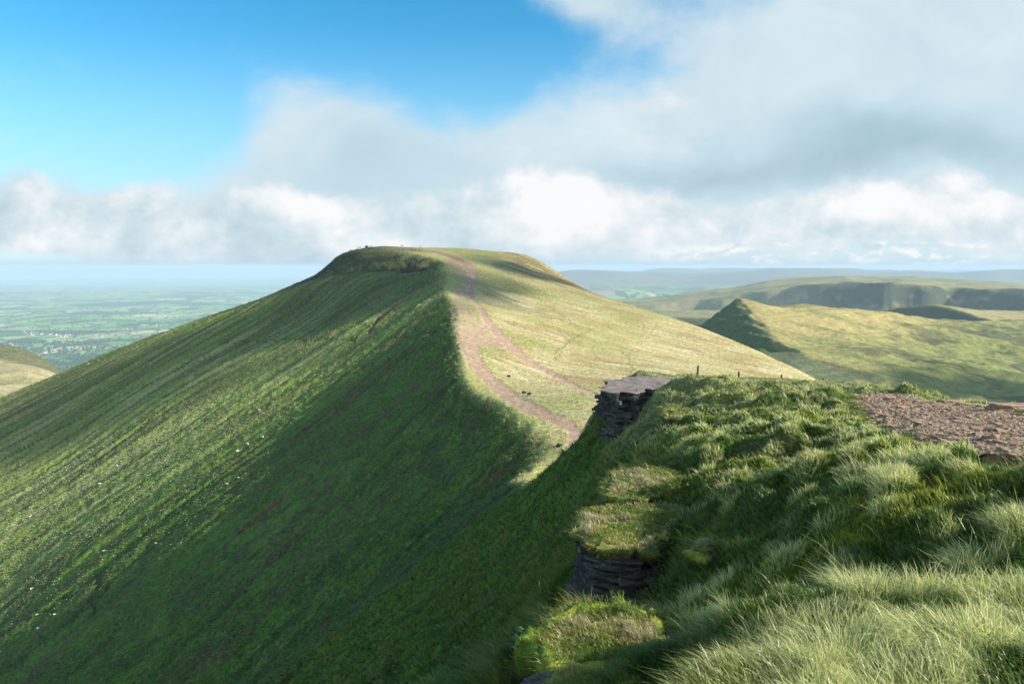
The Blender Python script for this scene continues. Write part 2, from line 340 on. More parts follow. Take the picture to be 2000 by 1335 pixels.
def detail(x, y, f):
    """height of tussocks, hummocks and gullies above the bare ground"""
    D = np.hypot(x, y); h = np.zeros(x.shape)
    n = (y < 75)
    if n.any():
        X, Y = x[n], y[n]; S = f['shoulder'][n]; G = f['gravel'][n]; w = 1-sst(Y, 55, 75)
        big = fbm(X/1.5, Y/1.7, 3, 11); med = fbm(X/.5, Y/.6, 3, 12)
        d, bx, by, bi = cells(X+.12*fbm(X*2.4, Y*2.4, 2, 3), Y, .44, 4)
        tus = np.clip(1-(d/.26)**2, 0, 1)**.8*(.15+.85*bi)*sst(Y, 4.3, 6.0)
        sh = .45*big*sst(Y, 6.0, 11.0)+.13*big+.16*med+.20*tus*(1-.45*sst(Y, 14, 26))
        sl = .36*fbm(X/2.1, Y/2.6, 3, 15)+.34*fbm(X/.8, Y/1.0, 3, 17)+.42*(.25-np.abs(fbm(X/.8+.4*Y, Y/1.1, 3, 16)))+.06*fbm(X/.22, Y/.22, 2, 18)
        close = sst(Y, 2.0, 6.0)*.75+.25
        a = (sh*S*close+sl*(1-S))*(1-.93*G)+G*(.035*fbm(X/.35, Y/.35, 3, 20))
        calm = sst(Y, 26, 34)*S; a = a*(1-.85*f['calm'][n])
        h[n] += a*w*(1-.7*calm)
        c_ = np.zeros(X.shape); k = (Y > 3) & (Y < 14)
        if k.any():
            for L_, dp in LOWER: c_[k] = np.maximum(c_[k], dp*poly_mask(X[k], Y[k], L_, .14))
        h[n] -= c_
    m = (y > 50) & (y < 900)
    if m.any():
        X, Y = x[m], y[m]; Fc = f['face'][m]; w = sst(Y, 50, 75)
        t = -.65*X-.76*Y; c = .76*X-.65*Y
        rimd = distline(X, Y, RIMXY)
        tuft = fbm(X/2.1, Y/2.1, 3, 31, .6)
        rough = .66+1.1*np.exp(-rimd/14)
        g = fbm(t/70, c/7.0, 3, 41); g2 = fbm(t/35, c/2.6, 2, 42)
        hf = tuft*rough*.85+.95*g+.38*g2
        # crags under the summit
        cr = np.exp(-((Y-474)/13)**2)*sst(X, -130, -100)*(1-sst(X, -52, -40))
        hf = hf+cr*(4.2*fbm(X/7, Y/5, 4, 51)-1.2)
        t2 = .85*X-.53*Y; c2 = .53*X+.85*Y
        hm = .16*fbm(X/2.0, Y/2.0, 3, 61)+.35*fbm(t2/60, c2/9, 3, 62)
        h[m] += w*(hf*Fc+hm*(1-Fc))
    return h
RIMXY = np.array([P3(*q)[:2] for q in RIM[::-1]]+[P3(1048, 925, 128)[:2]])[::-1]
def line_px(L):
    """image points with width -> ground polyline + half widths in metres"""
    Q = []; Wd = []
    for i in range(len(L)-1):
        a, b = L[i], L[i+1]; n = max(2, int(math.hypot(a[0]-b[0], a[1]-b[1])/14))
        for t in np.linspace(0, 1, n, endpoint=(i == len(L)-2)):
            q = cast(a[0]+(b[0]-a[0])*t, a[1]+(b[1]-a[1])*t)
            if q: Q.append(q[:2]); Wd.append((a[2]+(b[2]-a[2])*t)*.5*q[1]/F)
    return np.array(Q), np.array(Wd)
PATHS = [([(772, 486, 10), (800, 487.5, 14), (850, 491, 20), (885, 502, 26), (912, 516, 26), (922, 532, 20), (919, 548, 15), (917, 565, 14), (919, 580, 13), (931, 592, 13), (944, 612, 14), (953, 628, 17), (968, 645, 26), (985, 664, 36), (1012, 690, 26), (1050, 716, 22), (1090, 737, 19), (1140, 760, 17), (1200, 786, 15)], 1.0),
         ([(955, 630, 10), (938, 642, 10), (922, 655, 12)], 1.0),
         ([(912, 660, 34), (916, 680, 40), (925, 705, 36), (945, 732, 36), (975, 758, 38), (1015, 785, 42), (1060, 808, 42), (1100, 828, 38), (1140, 850, 20)], .9),
         ([(905, 640, 34), (920, 655, 60), (945, 665, 90), (985, 675, 60)], .8),
         ([(905, 560, 22), (898, 590, 34), (908, 620, 54), (925, 645, 70)], .55),
         ([(870, 505, 14), (890, 525, 30), (905, 545, 20)], .5),
         ([(700, 492, 5), (760, 489, 6), (800, 489, 10)], .5),
         ([(1100, 845, 50), (1090, 862, 40)], .3)]
TRACKS = [[(1078, 704, 3), (1092, 682, 3), (1115, 662, 3), (1160, 640, 3)], [(1222, 742, 3), (1233, 722, 3), (1228, 700, 3), (1210, 680, 2.5)],
          [(0, 1238, 5), (60, 1205, 4.5), (150, 1150, 4), (190, 1120, 4), (300, 1025, 3.5), (400, 950, 3.5), (470, 895, 3.5), (560, 830, 3), (640, 775, 3)],
          [(0, 1315, 6), (90, 1245, 5), (180, 1180, 5), (230, 1120, 4.5), (330, 1040, 4), (420, 975, 4), (520, 900, 3.5), (640, 800, 3)],
          [(60, 1130, 3), (140, 1080, 3), (240, 1000, 3), (330, 920, 3)], [(0, 1020, 2.5), (150, 930, 2.5), (330, 790, 2)], [(0, 900, 2), (200, 790, 2), (420, 690, 2)],
          [(640, 760, 3), (720, 690, 3), (760, 660, 2.5), (800, 655, 3), (850, 650, 3)], [(440, 668, 2), (560, 662, 2), (700, 664, 2), (750, 655, 2)],
          [(868, 530, 2), (868, 560, 2)], [(185, 1190, 5), (184, 1150, 5), (200, 1120, 4)],
          [(990, 540, 2), (1060, 590, 2), (1130, 640, 2)]]
SCREE = [[(800, 682, 10), (770, 705, 14), (730, 740, 12), (690, 770, 10), (640, 820, 8)], [(700, 755, 6), (660, 790, 12), (610, 830, 10), (560, 875, 6)],
         [(553, 972, 6), (520, 995, 16), (490, 1020, 14), (460, 1045, 8)], [(740, 800, 7), (700, 830, 12), (660, 865, 10), (600, 905, 5)],
         [(975, 912, 8), (955, 932, 16), (935, 950, 6)], [(795, 1085, 6), (760, 1115, 22), (700, 1175, 34), (640, 1235, 30), (590, 1290, 18), (550, 1335, 14)],
         [(350, 1018, 5), (320, 1040, 9), (290, 1060, 5)], [(780, 590, 4), (740, 620, 12), (720, 650, 6)]]
t1 = time.time()
GF = fields(GX, GY); GH = detail(GX, GY, GF)
print('fields', time.time()-t1)
pm = np.zeros(GX.shape); tm = np.zeros(GX.shape); scm = np.zeros(GX.shape)
wob = fbm(GX/3.0, GY/3.0, 3, 91)
wx, wy = GX+2.2*wob, GY+3.0*wob
for L, a in PATHS:
    Q, W_ = line_px(L); e_ = fbm(GX/1.4, GY/2.2, 3, 92); pm = np.maximum(pm, a*bband(GX+.6*wob+.45*e_, GY+1.0*wob+.8*e_, Q, W_*1.04))
for L in TRACKS:
    Q, W_ = line_px(L); tm = np.maximum(tm, bband(wx, wy, Q, np.maximum(W_*.9, .5), 6))
for L in SCREE:
    Q, W_ = line_px(L); scm = np.maximum(scm, bband(wx, wy, Q, np.maximum(W_*1.2, .8), 4))
GH -= .55*tm*GF['face']+.12*tm+.25*pm*(GY > 60)+.8*scm*GF['face']
print('masks', time.time()-t1)
GZf = GZ+GH
def height(x, y):
    """finished ground height, bilinear on the terrain grid"""
    x = np.atleast_1d(np.asarray(x, float)); y = np.atleast_1d(np.asarray(y, float)); u = x/np.maximum(y, .01)
    j = np.clip(np.searchsorted(US, u), 1, len(US)-1); i = np.clip(np.searchsorted(DS, y), 1, len(DS)-1)
    a = np.clip((u-US[j-1])/(US[j]-US[j-1]), 0, 1); b = np.clip((y-DS[i-1])/(DS[i]-DS[i-1]), 0, 1)
    return (GZf[i-1, j-1]*(1-a)+GZf[i-1, j]*a)*(1-b)+(GZf[i, j-1]*(1-a)+GZf[i, j]*a)*b
def gridval(A, x, y):
    u = x/np.maximum(y, .01); j = np.clip(np.searchsorted(US, u), 0, len(US)-1); i = np.clip(np.searchsorted(DS, y), 0, len(DS)-1); return A[i, j]

# ---- colour of the ground (turf, straw, peat, stone), with some shade painted in
def lerp(a, b, t): return a*(1-t[..., None])+np.asarray(b)*t[..., None]
def ground_colour(x, y, f, pm, tm, scm):
    sh = x.shape; C = np.zeros(sh+(3,))
    t = -.65*x-.76*y; c = .76*x-.65*y; t2 = .85*x-.53*y; c2 = .53*x+.85*y
    # moor
    n1 = fbm(t2/45, c2/5, 4, 101, .6); n2 = fbm(x/30, y/30, 3, 102); n3 = fbm(t2/18, c2/2.0, 3, 103, .65)
    m = lerp(np.broadcast_to((.47, .40, .19), sh+(3,)), (.60, .54, .33), sst(n3+.3*n1, .02, .4))
    m = lerp(m, (.32, .22, .09), sst(.6*n1+.7*fbm(x/14, y/14, 4, 105)-.3*n3, .05, .42)*.55)
    m = lerp(m, (.27, .30, .09), sst(n2+.35*n3, .10, .45)*.6)
    top = sst(y, 415, 500)*sst(x, -20, 6)
    m = lerp(m, (.17, .13, .065), top*sst(n3+.4*n1+.35, -.2, .35)*.85)
    m = lerp(m, (.19, .22, .07), sst(y, 380, 470)*(1-top)*.6)
    rimd = distline(x, y, RIMXY)
    m = lerp(m, (.36, .39, .12), np.exp(-(rimd/9)**2)*.7*(y > 60))
    dp = pm > 0.001
    # face
    k1 = fbm(t/90, c/10, 4, 111, .6); k2 = fbm(x/55, y/55, 3, 112); k3 = fbm(x/4, y/4, 3, 113)
    g = lerp(np.broadcast_to((.22, .30, .065), sh+(3,)), (.38, .42, .15), sst(k1+.5*k3, -.05, .4))
    g = lerp(g, (.10, .135, .05), sst(y, 350, 430)*sst(x, -190, -100)*.75)  # cloud shade on the upper face painted as darker albedo
    up = sst(-x, 90, 300)*sst(y, 250, 420)
    g = lerp(g, (.33, .27, .10), up*sst(k1+.4*k2+.12, -.2, .3)*.8)
    g = lerp(g, (.13, .10, .06), sst(-k1+.3*k3, .12, .45)*.5)
    crg = sst(y, 452, 462)*(1-sst(y, 496, 502))*sst(x, -152, -132)*(1-sst(x, -52, -42)); g = lerp(g, (.035, .045, .028), crg*(.6+.4*sst(fbm(x/6, y/4, 3, 52), -.2, .1))*.95)
    bowl_shade = sst(1.0*(270-y)+.9*(x+120), -60, 70)                       # lush grass low in the bowl, its shade also put into the colour
    g = lerp(g, (.075, .165, .020), bowl_shade*.9)
    g = lerp(g, (.05, .07, .022), bowl_shade*sst(k3+.6*k1, .12, .5)*.6)
    k4 = fbm(t/70, c/2.6, 3, 114, .6); g = lerp(g, (.055, .075, .03), sst(k4+.3*k1, .10, .34)*.6); g = lerp(g, (.13, .085, .05), bowl_shade*sst(-k4-.3*k1+.2*k3, .20, .36)*.7)  # dark streaks paint the shading of the gully ribs into the colour
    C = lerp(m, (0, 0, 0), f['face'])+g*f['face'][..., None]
    # near flank and shoulder
    nr = y < 75; w = (1-sst(y, 50, 75))
    q1 = fbm(x/1.3, y/1.3, 4, 121); q2 = fbm(x/.25, y/.25, 3, 122)
    fl = lerp(np.broadcast_to((.085, .165, .02), sh+(3,)), (.13, .135, .03), sst(q1+.3*q2, .05, .4)*.8)
    fl = lerp(fl, (.04, .05, .018), sst(-q1+.5*q2, .15, .5)*.6)
    so = lerp(np.broadcast_to((.065, .12, .018), sh+(3,)), (.15, .18, .035), sst(q1, .05, .4))
    so = lerp(so, (.2, .17, .09), sst(-q1+.4*q2, .1, .5)*.5)
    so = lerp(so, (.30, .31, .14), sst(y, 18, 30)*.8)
    gr = lerp(np.broadcast_to((.27, .16, .10), sh+(3,)), (.38, .27, .18), sst(q2+.3*q1, 0, .4))
    gr = lerp(gr, (.10, .06, .04), sst(-q2, .15, .5)*.6)
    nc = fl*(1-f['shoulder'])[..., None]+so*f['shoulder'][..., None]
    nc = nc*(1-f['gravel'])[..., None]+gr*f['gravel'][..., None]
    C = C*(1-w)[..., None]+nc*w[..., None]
    pc = lerp(np.broadcast_to((.44, .29, .21), sh+(3,)), (.55, .41, .31), sst(q1, 0, .4))
    pc = lerp(pc, (.22, .14, .12), sst(y, 430, 490)*.8)
    C = C*(1-pm)[..., None]+pc*pm[..., None]
    C = lerp(C, (.06, .075, .03), tm*.75*f['face']+tm*.35*(1-f['face']))
    C = lerp(C, (.15, .08, .055), scm*.9)
    return C
GC = ground_colour(GX, GY, GF, pm, tm, scm)
print('colour', time.time()-t1)

def ground_mat(name, s1, s2, bump, amp=.55):
    m = bpy.data.materials.new(name); m.use_nodes = True; nt = m.node_tree; N = nt.nodes.new; L = nt.links.new
    b = nt.nodes['Principled BSDF']; b.inputs['Roughness'].default_value = .95; b.inputs['Specular IOR Level'].default_value = .12
    a = N('ShaderNodeAttribute'); a.attribute_name = 'tint'
    tc = N('ShaderNodeTexCoord')
    n1 = N('ShaderNodeTexNoise'); n1.inputs['Scale'].default_value = s1; n1.inputs['Detail'].default_value = 6; n1.inputs['Roughness'].default_value = .7; L(tc.outputs['Object'], n1.inputs['Vector'])
    n2 = N('ShaderNodeTexNoise'); n2.inputs['Scale'].default_value = s2; n2.inputs['Detail'].default_value = 4; L(tc.outputs['Object'], n2.inputs['Vector'])
    mr = N('ShaderNodeMapRange'); L(n1.outputs[0], mr.inputs[0]); mr.inputs[1].default_value = .3; mr.inputs[2].default_value = .7
    mr.inputs[3].default_value = 1-amp; mr.inputs[4].default_value = 1+amp
    vv = N('ShaderNodeMix'); vv.data_type = 'FLOAT'; L(a.outputs['Alpha'], vv.inputs[0]); vv.inputs[2].default_value = 1; L(mr.outputs[0], vv.inputs[3])
    mx = N('ShaderNodeVectorMath'); mx.operation = 'SCALE'; L(a.outputs['Color'], mx.inputs[0]); L(vv.outputs[0], mx.inputs['Scale'])
    L(mx.outputs[0], b.inputs['Base Color'])
    ad = N('ShaderNodeMath'); ad.operation = 'ADD'; L(n1.outputs[0], ad.inputs[0]); L(n2.outputs[0], ad.inputs[1])
    bp = N('ShaderNodeBump'); bp.inputs['Strength'].default_value = 1; bp.inputs['Distance'].default_value = bump; L(ad.outputs[0], bp.inputs['Height'])
    L(bp.outputs[0], b.inputs['Normal'])
    return m
def grid_faces(i0, i1, nj):
    idx = np.arange((i1-i0)*nj).reshape(i1-i0, nj)
    return np.stack([idx[:-1, :-1], idx[:-1, 1:], idx[1:, 1:], idx[1:, :-1]], -1).reshape(-1, 4)
ni, nj = GX.shape
ks = int(np.searchsorted(DS, 75))
for nm, i0, i1, mt in (('hillside', 0, ks+1, ground_mat('turf', 9.0, 45.0, .05, .5)), ('mountain', ks, ni, ground_mat('moorland', 0.9, 3.5, .5, .6))):
    V = np.stack([GX[i0:i1], GY[i0:i1], GZf[i0:i1]], -1).reshape(-1, 3)
    me = npmesh(nm, V, grid_faces(i0, i1, nj)); color_attr(me, 'tint', np.concatenate([GC[i0:i1], (1-.75*pm[i0:i1])[..., None]], -1).reshape(-1, 4))
    tag(link(nm, me, mt), kind='structure')
print('terrain', time.time()-T0)
# ------------------------------------------------------------------ far ground
def sheet(name, px0, px1, nu, D0, D1, nd, zf, cf, mat, kind='structure'):
    us = (np.linspace(px0, px1, nu)-HX)/F; ds = np.exp(np.linspace(math.log(D0), math.log(D1), nd))
    U, D = np.meshgrid(us, ds); X = U*D; Z = zf(X, D)
    me = npmesh(name, np.stack([X, D, Z], -1).reshape(-1, 3), grid_faces(0, nd, nu)); color_attr(me, 'tint', cf(X, D, Z).reshape(-1, 3))
    return tag(link(name, me, mat), kind=kind)
far_mat = ground_mat('far_moorland', .12, .5, 2.0, .35)
# the pyramid peak and its moor
MO2 = tps_px([(1440, 580, 1302), (1447, 590, 1263), (1470, 620, 1155), (1490, 642, 1086), (1510, 660, 1033), (1560, 684, 950), (1600, 705, 886), (1660, 733, 815), (1712, 758, 757),
  (1560, 594, 1350), (1700, 608, 1450), (1850, 624, 1550), (2000, 631, 1600), (2300, 645, 1700), (1600, 680, 1000), (1700, 690, 960), (1750, 745, 800), (1850, 700, 1020), (2000, 705, 1120),
  (2000, 800, 780), (1850, 785, 780), (2300, 820, 760), (1600, 640, 1130), (1800, 650, 1250), (2000, 662, 1350), (1500, 600, 1330), (1800, 830, 640), (2200, 880, 600),
  (1450, 620, 1500), (1700, 660, 1750), (2000, 690, 1900), (1440, 600, 1400), (2400, 720, 2000)], .002)
def z_crib(x, y):
    f2 = .6*x+.1*y-410.6+9*fbm(x/45, y/45, 4, 205)+1.6*np.sin(( .6*x+.1*y)*.55+2*fbm(x/50, y/50, 2, 6)); f2 = np.maximum(f2, .12*x-.02*(y-1100)-152)
    z = smin(np.minimum(MO2(x, y), -52+.864*(x-381)-.5*(y-1302)), f2, 2.5)
    n = fbm(x/60, y/60, 4, 201)*9*sst(x-.37*y, -20, 150)+fbm(x/14, y/14, 3, 202)*1.2
    n = n+2.5*fbm((.6*x-.8*y)/22, (.8*x+.6*y)/160, 3, 203)
    return z+n-.5*np.maximum(y-1750, 0)
def c_crib(x, y, z):
    n1 = fbm((.8*x-.5*y)/160, (.5*x+.8*y)/38, 5, 211, .6); n2 = fbm(x/90, y/90, 4, 212, .6); n3 = fbm(x/12, y/12, 3, 213)
    C = lerp(np.broadcast_to((.40, .33, .13), x.shape+(3,)), (.27, .26, .09), sst(n1+.3*n3, -.05, .35))
    low = sst(-z, 88, 125)*sst(x, 200, 330)
    C = lerp(C, (.17, .21, .06), low*.75)
    C = lerp(C, (.10, .11, .05), sst(n2+.35*n3, .12, .38)*(.45+.5*low))
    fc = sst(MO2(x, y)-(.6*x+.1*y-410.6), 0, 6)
    C = lerp(C, (.07, .12, .03), fc*sst(y, 930, 1010))  # shade of the steep left face painted as dark green albedo
    C = lerp(C, (.13, .15, .07), fc*(1-sst(y, 930, 1010)))  # shaded side of the lower edge painted grey-green
    Q = np.array([P3(*q)[:2] for q in [(1452, 590, 1263), (1480, 620, 1150), (1512, 650, 1040), (1545, 682, 950)]])
    return lerp(C, (.14, .12, .06), (1-sst(distline(x, y, Q), 2, 5))*.5)
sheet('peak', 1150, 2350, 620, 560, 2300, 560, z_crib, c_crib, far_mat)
# dark hill behind it
MO3 = tps_px([(1705, 612, 2250), (1740, 602, 2230), (1782, 595, 2220), (1825, 595, 2230), (1850, 605, 2120), (1872, 627, 1950), (2000, 608, 2350), (2300, 606, 2500), (2000, 625, 2100), (2000, 640, 1900), (1600, 630, 2300), (1780, 612, 2500), (2000, 630, 2700), (1450, 640, 2300)], .001)
def z_fan(x, y):
    f = .75*(x-P3(1825, 595, 2230)[0])+.25*(y-2230)-P3(1825, 595, 2230)[2]*-1+2
    f = np.maximum(f, -235)
    return smin(MO3(x, y), f, 3)+4*fbm(x/60, y/60, 4, 221)
def c_fan(x, y, z):
    n = fbm(x/80, y/60, 4, 222)
    C = lerp(np.broadcast_to((.36, .30, .13), x.shape+(3,)), (.22, .23, .08), sst(n, -.1, .3))
    return lerp(C, (.05, .08, .03), sst(MO3(x, y)-(.75*(x-1226.5)+.25*(y-2230)-109.5), 0, 8))  # shade of the hill's steep left face painted as dark albedo
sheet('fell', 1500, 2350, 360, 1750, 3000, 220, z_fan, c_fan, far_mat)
# long plateau ridge with its escarpment
SK = np.array([(1000, 615), (1200, 588), (1300, 580), (1440, 561), (1500, 548), (1560, 543), (1650, 540), (1750, 541), (1850, 546), (2000, 556), (2400, 580)], float)
ED = np.array([(1000, 630), (1200, 600), (1300, 592), (1440, 575), (1500, 568), (1560, 558), (1700, 552), (1760, 551), (1850, 560), (2000, 566), (2400, 585)], float)
def De_(px): return 4050-1.75*(px-1450)+260*fbm(px/130, px*0, 2, 236)
def z_ridge(x, y):
    px = HX+F*x/y
    Dk = 4700.0; De = De_(px)
    zk = -(np.interp(px, SK[:, 0], SK[:, 1])-HY)/F*Dk; ze = -(np.interp(px, ED[:, 0], ED[:, 1])-HY)/F*De
    top = ze+(zk-ze)*sst(y, De-50, Dk)
    sl = np.where(y < De, ze-(De-y)*.62*(1+.2*fbm(px/30, y/900, 3, 231)), top)
    floor_ = -.045*y-52-160*sst(px, 1400, 1480)*(1-sst(y, 1900, 2300))
    z = np.maximum(sl, floor_)
    return z-.25*np.maximum(y-4900, 0)+14*fbm(x/160, y/160, 4, 232)
def c_ridge(x, y, z):
    n = fbm(x/300, y/110, 4, 233); n2 = fbm(x/40, y/120, 4, 234)
    C = lerp(np.broadcast_to((.30, .26, .13), x.shape+(3,)), (.19, .22, .09), sst(n+.3*n2, -.15, .25))
    px = HX+F*x/y
    De = De_(px)
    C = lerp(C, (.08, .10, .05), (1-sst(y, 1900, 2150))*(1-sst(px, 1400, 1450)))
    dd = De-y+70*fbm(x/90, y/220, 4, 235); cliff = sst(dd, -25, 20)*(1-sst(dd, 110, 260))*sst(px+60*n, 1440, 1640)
    C = lerp(C, (.045, .065, .035), cliff*sst(n2+.4, -.2, .3)*.92)  # escarpment shade painted as dark bands in the albedo
    return C
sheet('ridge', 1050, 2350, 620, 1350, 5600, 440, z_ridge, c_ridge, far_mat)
# small moor at the left, below the spur
MO4 = tps_px([(0, 687, 1250), (60, 694, 1240), (100, 708, 1200), (130, 735, 1150), (0, 715, 1080), (70, 722, 1050), (0, 760, 900), (100, 760, 950), (-200, 680, 1300), (-400, 690, 1300), (0, 730, 1600), (100, 780, 1600), (200, 830, 1300), (-300, 800, 900), (300, 900, 1200)], .002)
def c_left(x, y, z):
    n = fbm((x+y)/120, (x-y)/30, 4, 241)
    C = lerp(np.broadcast_to((.44, .37, .20), x.shape+(3,)), (.28, .27, .12), sst(n, -.1, .3))
    return lerp(C, (.10, .11, .05), sst(y, 1090, 1120)*.85)
sheet('moor', -500, 260, 260, 800, 2000, 160, lambda x, y: MO4(x, y)+3*fbm(x/40, y/40, 4, 242)+6*fbm(x/130, y/130, 2, 243), c_left, far_mat)

# valley floor with its fields
def fields_mat():
    m = bpy.data.materials.new('farmland'); m.use_nodes = True; nt = m.node_tree; N = nt.nodes.new; L = nt.links.new
    b = nt.nodes['Principled BSDF']; b.inputs['Roughness'].default_value = 1; b.inputs['Specular IOR Level'].default_value = .0
    tc = N('ShaderNodeTexCoord')
    wn = N('ShaderNodeTexNoise'); wn.inputs['Scale'].default_value = .0016; wn.inputs['Detail'].default_value = 3; L(tc.outputs['Object'], wn.inputs['Vector'])
    wv = N('ShaderNodeVectorMath'); wv.operation = 'SCALE'; L(wn.outputs['Color'], wv.inputs[0]); wv.inputs['Scale'].default_value = 420
    wa = N('ShaderNodeVectorMath'); wa.operation = 'ADD'; L(tc.outputs['Object'], wa.inputs[0]); L(wv.outputs[0], wa.inputs[1])
    mp = N('ShaderNodeMapping'); L(wa.outputs[0], mp.inputs[0]); mp.inputs['Rotation'].default_value = (0, 0, .5); mp.inputs['Scale'].default_value = (1/300, 1/420, 0)
    v1 = N('ShaderNodeTexVoronoi'); L(mp.outputs[0], v1.inputs['Vector']); v1.inputs['Scale'].default_value = 1; v1.inputs['Randomness'].default_value = .85
    v2 = N('ShaderNodeTexVoronoi'); v2.feature = 'DISTANCE_TO_EDGE'; L(mp.outputs[0], v2.inputs['Vector']); v2.inputs['Scale'].default_value = 1; v2.inputs['Randomness'].default_value = .85
    sp = N('ShaderNodeSeparateColor'); L(v1.outputs['Color'], sp.inputs[0])
    r = N('ShaderNodeValToRGB'); r.color_ramp.interpolation = 'CONSTANT'; L(sp.outputs[0], r.inputs[0])
    cols = [(0, (.15, .34, .05)), (.22, (.26, .42, .10)), (.42, (.10, .22, .045)), (.58, (.30, .38, .14)), (.70, (.18, .34, .07)), (.83, (.50, .46, .24)), (.91, (.36, .24, .18)), (.95, (.045, .09, .03))]
    e = r.color_ramp.elements; e[0].position = 0; e[0].color = (*cols[0][1], 1); e[1].position = cols[1][0]; e[1].color = (*cols[1][1], 1)
    for p, c in cols[2:]:
        k = e.new(p); k.color = (*c, 1)
    hg = N('ShaderNodeMapRange'); L(v2.outputs['Distance'], hg.inputs[0]); hg.inputs[1].default_value = .03; hg.inputs[2].default_value = .075
    nz = N('ShaderNodeTexNoise'); nz.inputs['Scale'].default_value = .02; nz.inputs['Detail'].default_value = 4; L(tc.outputs['Object'], nz.inputs['Vector'])
    hm = N('ShaderNodeMath'); hm.operation = 'ADD'; L(hg.outputs[0], hm.inputs[0])
    h2 = N('ShaderNodeMapRange'); L(nz.outputs[0], h2.inputs[0]); h2.inputs[1].default_value = .5; h2.inputs[2].default_value = .62; h2.inputs[4].default_value = .8; L(h2.outputs[0], hm.inputs[1]); hm.use_clamp = True
    mx = N('ShaderNodeMix'); mx.data_type = 'RGBA'; L(hm.outputs[0], mx.inputs['Factor']); mx.inputs[6].default_value = (.025, .055, .018, 1); L(r.outputs[0], mx.inputs[7])
    # dark bands stretched along the land: woods, also standing in for cloud shadow
    mp2 = N('ShaderNodeMapping'); L(tc.outputs['Object'], mp2.inputs[0]); mp2.inputs['Rotation'].default_value = (0, 0, -.12); mp2.inputs['Scale'].default_value = (1/2600, 1/1500, 0)
    wd = N('ShaderNodeTexNoise'); wd.inputs['Scale'].default_value = 1; wd.inputs['Detail'].default_value = 7; wd.inputs['Roughness'].default_value = .62; L(mp2.outputs[0], wd.inputs['Vector'])
    wm = N('ShaderNodeMapRange'); L(wd.outputs[0], wm.inputs[0]); wm.inputs[1].default_value = .53; wm.inputs[2].default_value = .57; wm.inputs[4].default_value = .88
    mw = N('ShaderNodeMix'); mw.data_type = 'RGBA'; L(wm.outputs[0], mw.inputs['Factor']); L(mx.outputs[2], mw.inputs[6]); mw.inputs[7].default_value = (.03, .06, .03, 1)
    at = N('ShaderNodeAttribute'); at.attribute_name = 'tint'
    sh = N('ShaderNodeSeparateColor'); L(at.outputs['Color'], sh.inputs[0])
    m3 = N('ShaderNodeMix'); m3.data_type = 'RGBA'; L(sh.outputs[0], m3.inputs['Factor']); L(mw.outputs[2], m3.inputs[6]); m3.inputs[7].default_value = (.15, .15, .12, 1)
    L(m3.outputs[2], b.inputs['Base Color'])
    return m
def z_plain(x, y):
    r = 60*fbm(x/2600, y/2600, 4, 301)+sst(y, 9000, 30000)*130*(.3+fbm(x/7000, y/9000, 4, 302))
    hh = sst(HX+F*x/y, 960, 1120)
    up = hh*(y > 9000)*sst(y, 9500, 14500)*(640-150+330*fbm(x/3800, y/2600, 4, 303))*(1-.0*y)
    up2 = hh*sst(y, 17000, 23000)*(-80+190*fbm(x/6000, y/5000, 3, 304))
    right = sst(HX+F*x/y, 1860, 1960)*np.exp(-((y-12500)/1800)**2)*120
    return np.minimum(-690+r+up+up2+right, -30)-(x*x+y*y)/(2*6.371e6)*(.35+.65*(1-hh*(y<30000)))
def c_plain(x, y, z): return np.stack([sst(z, -470, -260), z*0, z*0], -1)
sheet('valley_floor', -900, 3000, 900, 2200, 125000, 660, z_plain, c_plain, fields_mat())

# ------------------------------------------------------------------ haze: one closed box of thin air
def haze():
    bm = bmesh.new(); bmesh.ops.create_cube(bm, size=1)
    for v in bm.verts: v.co = Vector((v.co.x*280000, v.co.y*280000, (v.co.z+.5)*(45+2900)-2900))
    me = bpy.data.meshes.new('haze'); bm.to_mesh(me); bm.free()
    m = bpy.data.materials.new('haze'); m.use_nodes = True; nt = m.node_tree; nt.nodes.clear()
    v = nt.nodes.new('ShaderNodeVolumePrincipled'); o = nt.nodes.new('ShaderNodeOutputMaterial'); nt.links.new(v.outputs[0], o.inputs['Volume'])
    v.inputs['Density'].default_value = HAZE; v.inputs['Color'].default_value = (.58, .74, .93, 1); v.inputs['Anisotropy'].default_value = 0.0
    tag(link('haze', me, m), kind='stuff')
HAZE = 5.5e-5
haze()
print('far', time.time()-T0)
# ------------------------------------------------------------------ grass
def blade_mat(name, rough=.6, trans=.45):
    m = bpy.data.materials.new(name); m.use_nodes = True; nt = m.node_tree; nt.nodes.clear(); N = nt.nodes.new; L = nt.links.new
    a = N('ShaderNodeAttribute'); a.attribute_name = 'tint'
    d = N('ShaderNodeBsdfDiffuse'); t = N('ShaderNodeBsdfTranslucent'); g = N('ShaderNodeBsdfGlossy'); g.inputs['Roughness'].default_value = .45
    L(a.outputs['Color'], d.inputs[0]); L(a.outputs['Color'], t.inputs[0])
    mx = N('ShaderNodeMixShader'); mx.inputs[0].default_value = trans; L(d.outputs[0], mx.inputs[1]); L(t.outputs[0], mx.inputs[2])
    m2 = N('ShaderNodeMixShader'); m2.inputs[0].default_value = .05; L(mx.outputs[0], m2.inputs[1]); L(g.outputs[0], m2.inputs[2])
    o = N('ShaderNodeOutputMaterial'); L(m2.outputs[0], o.inputs[0])
    return m
BLADE = blade_mat('grass_blade')
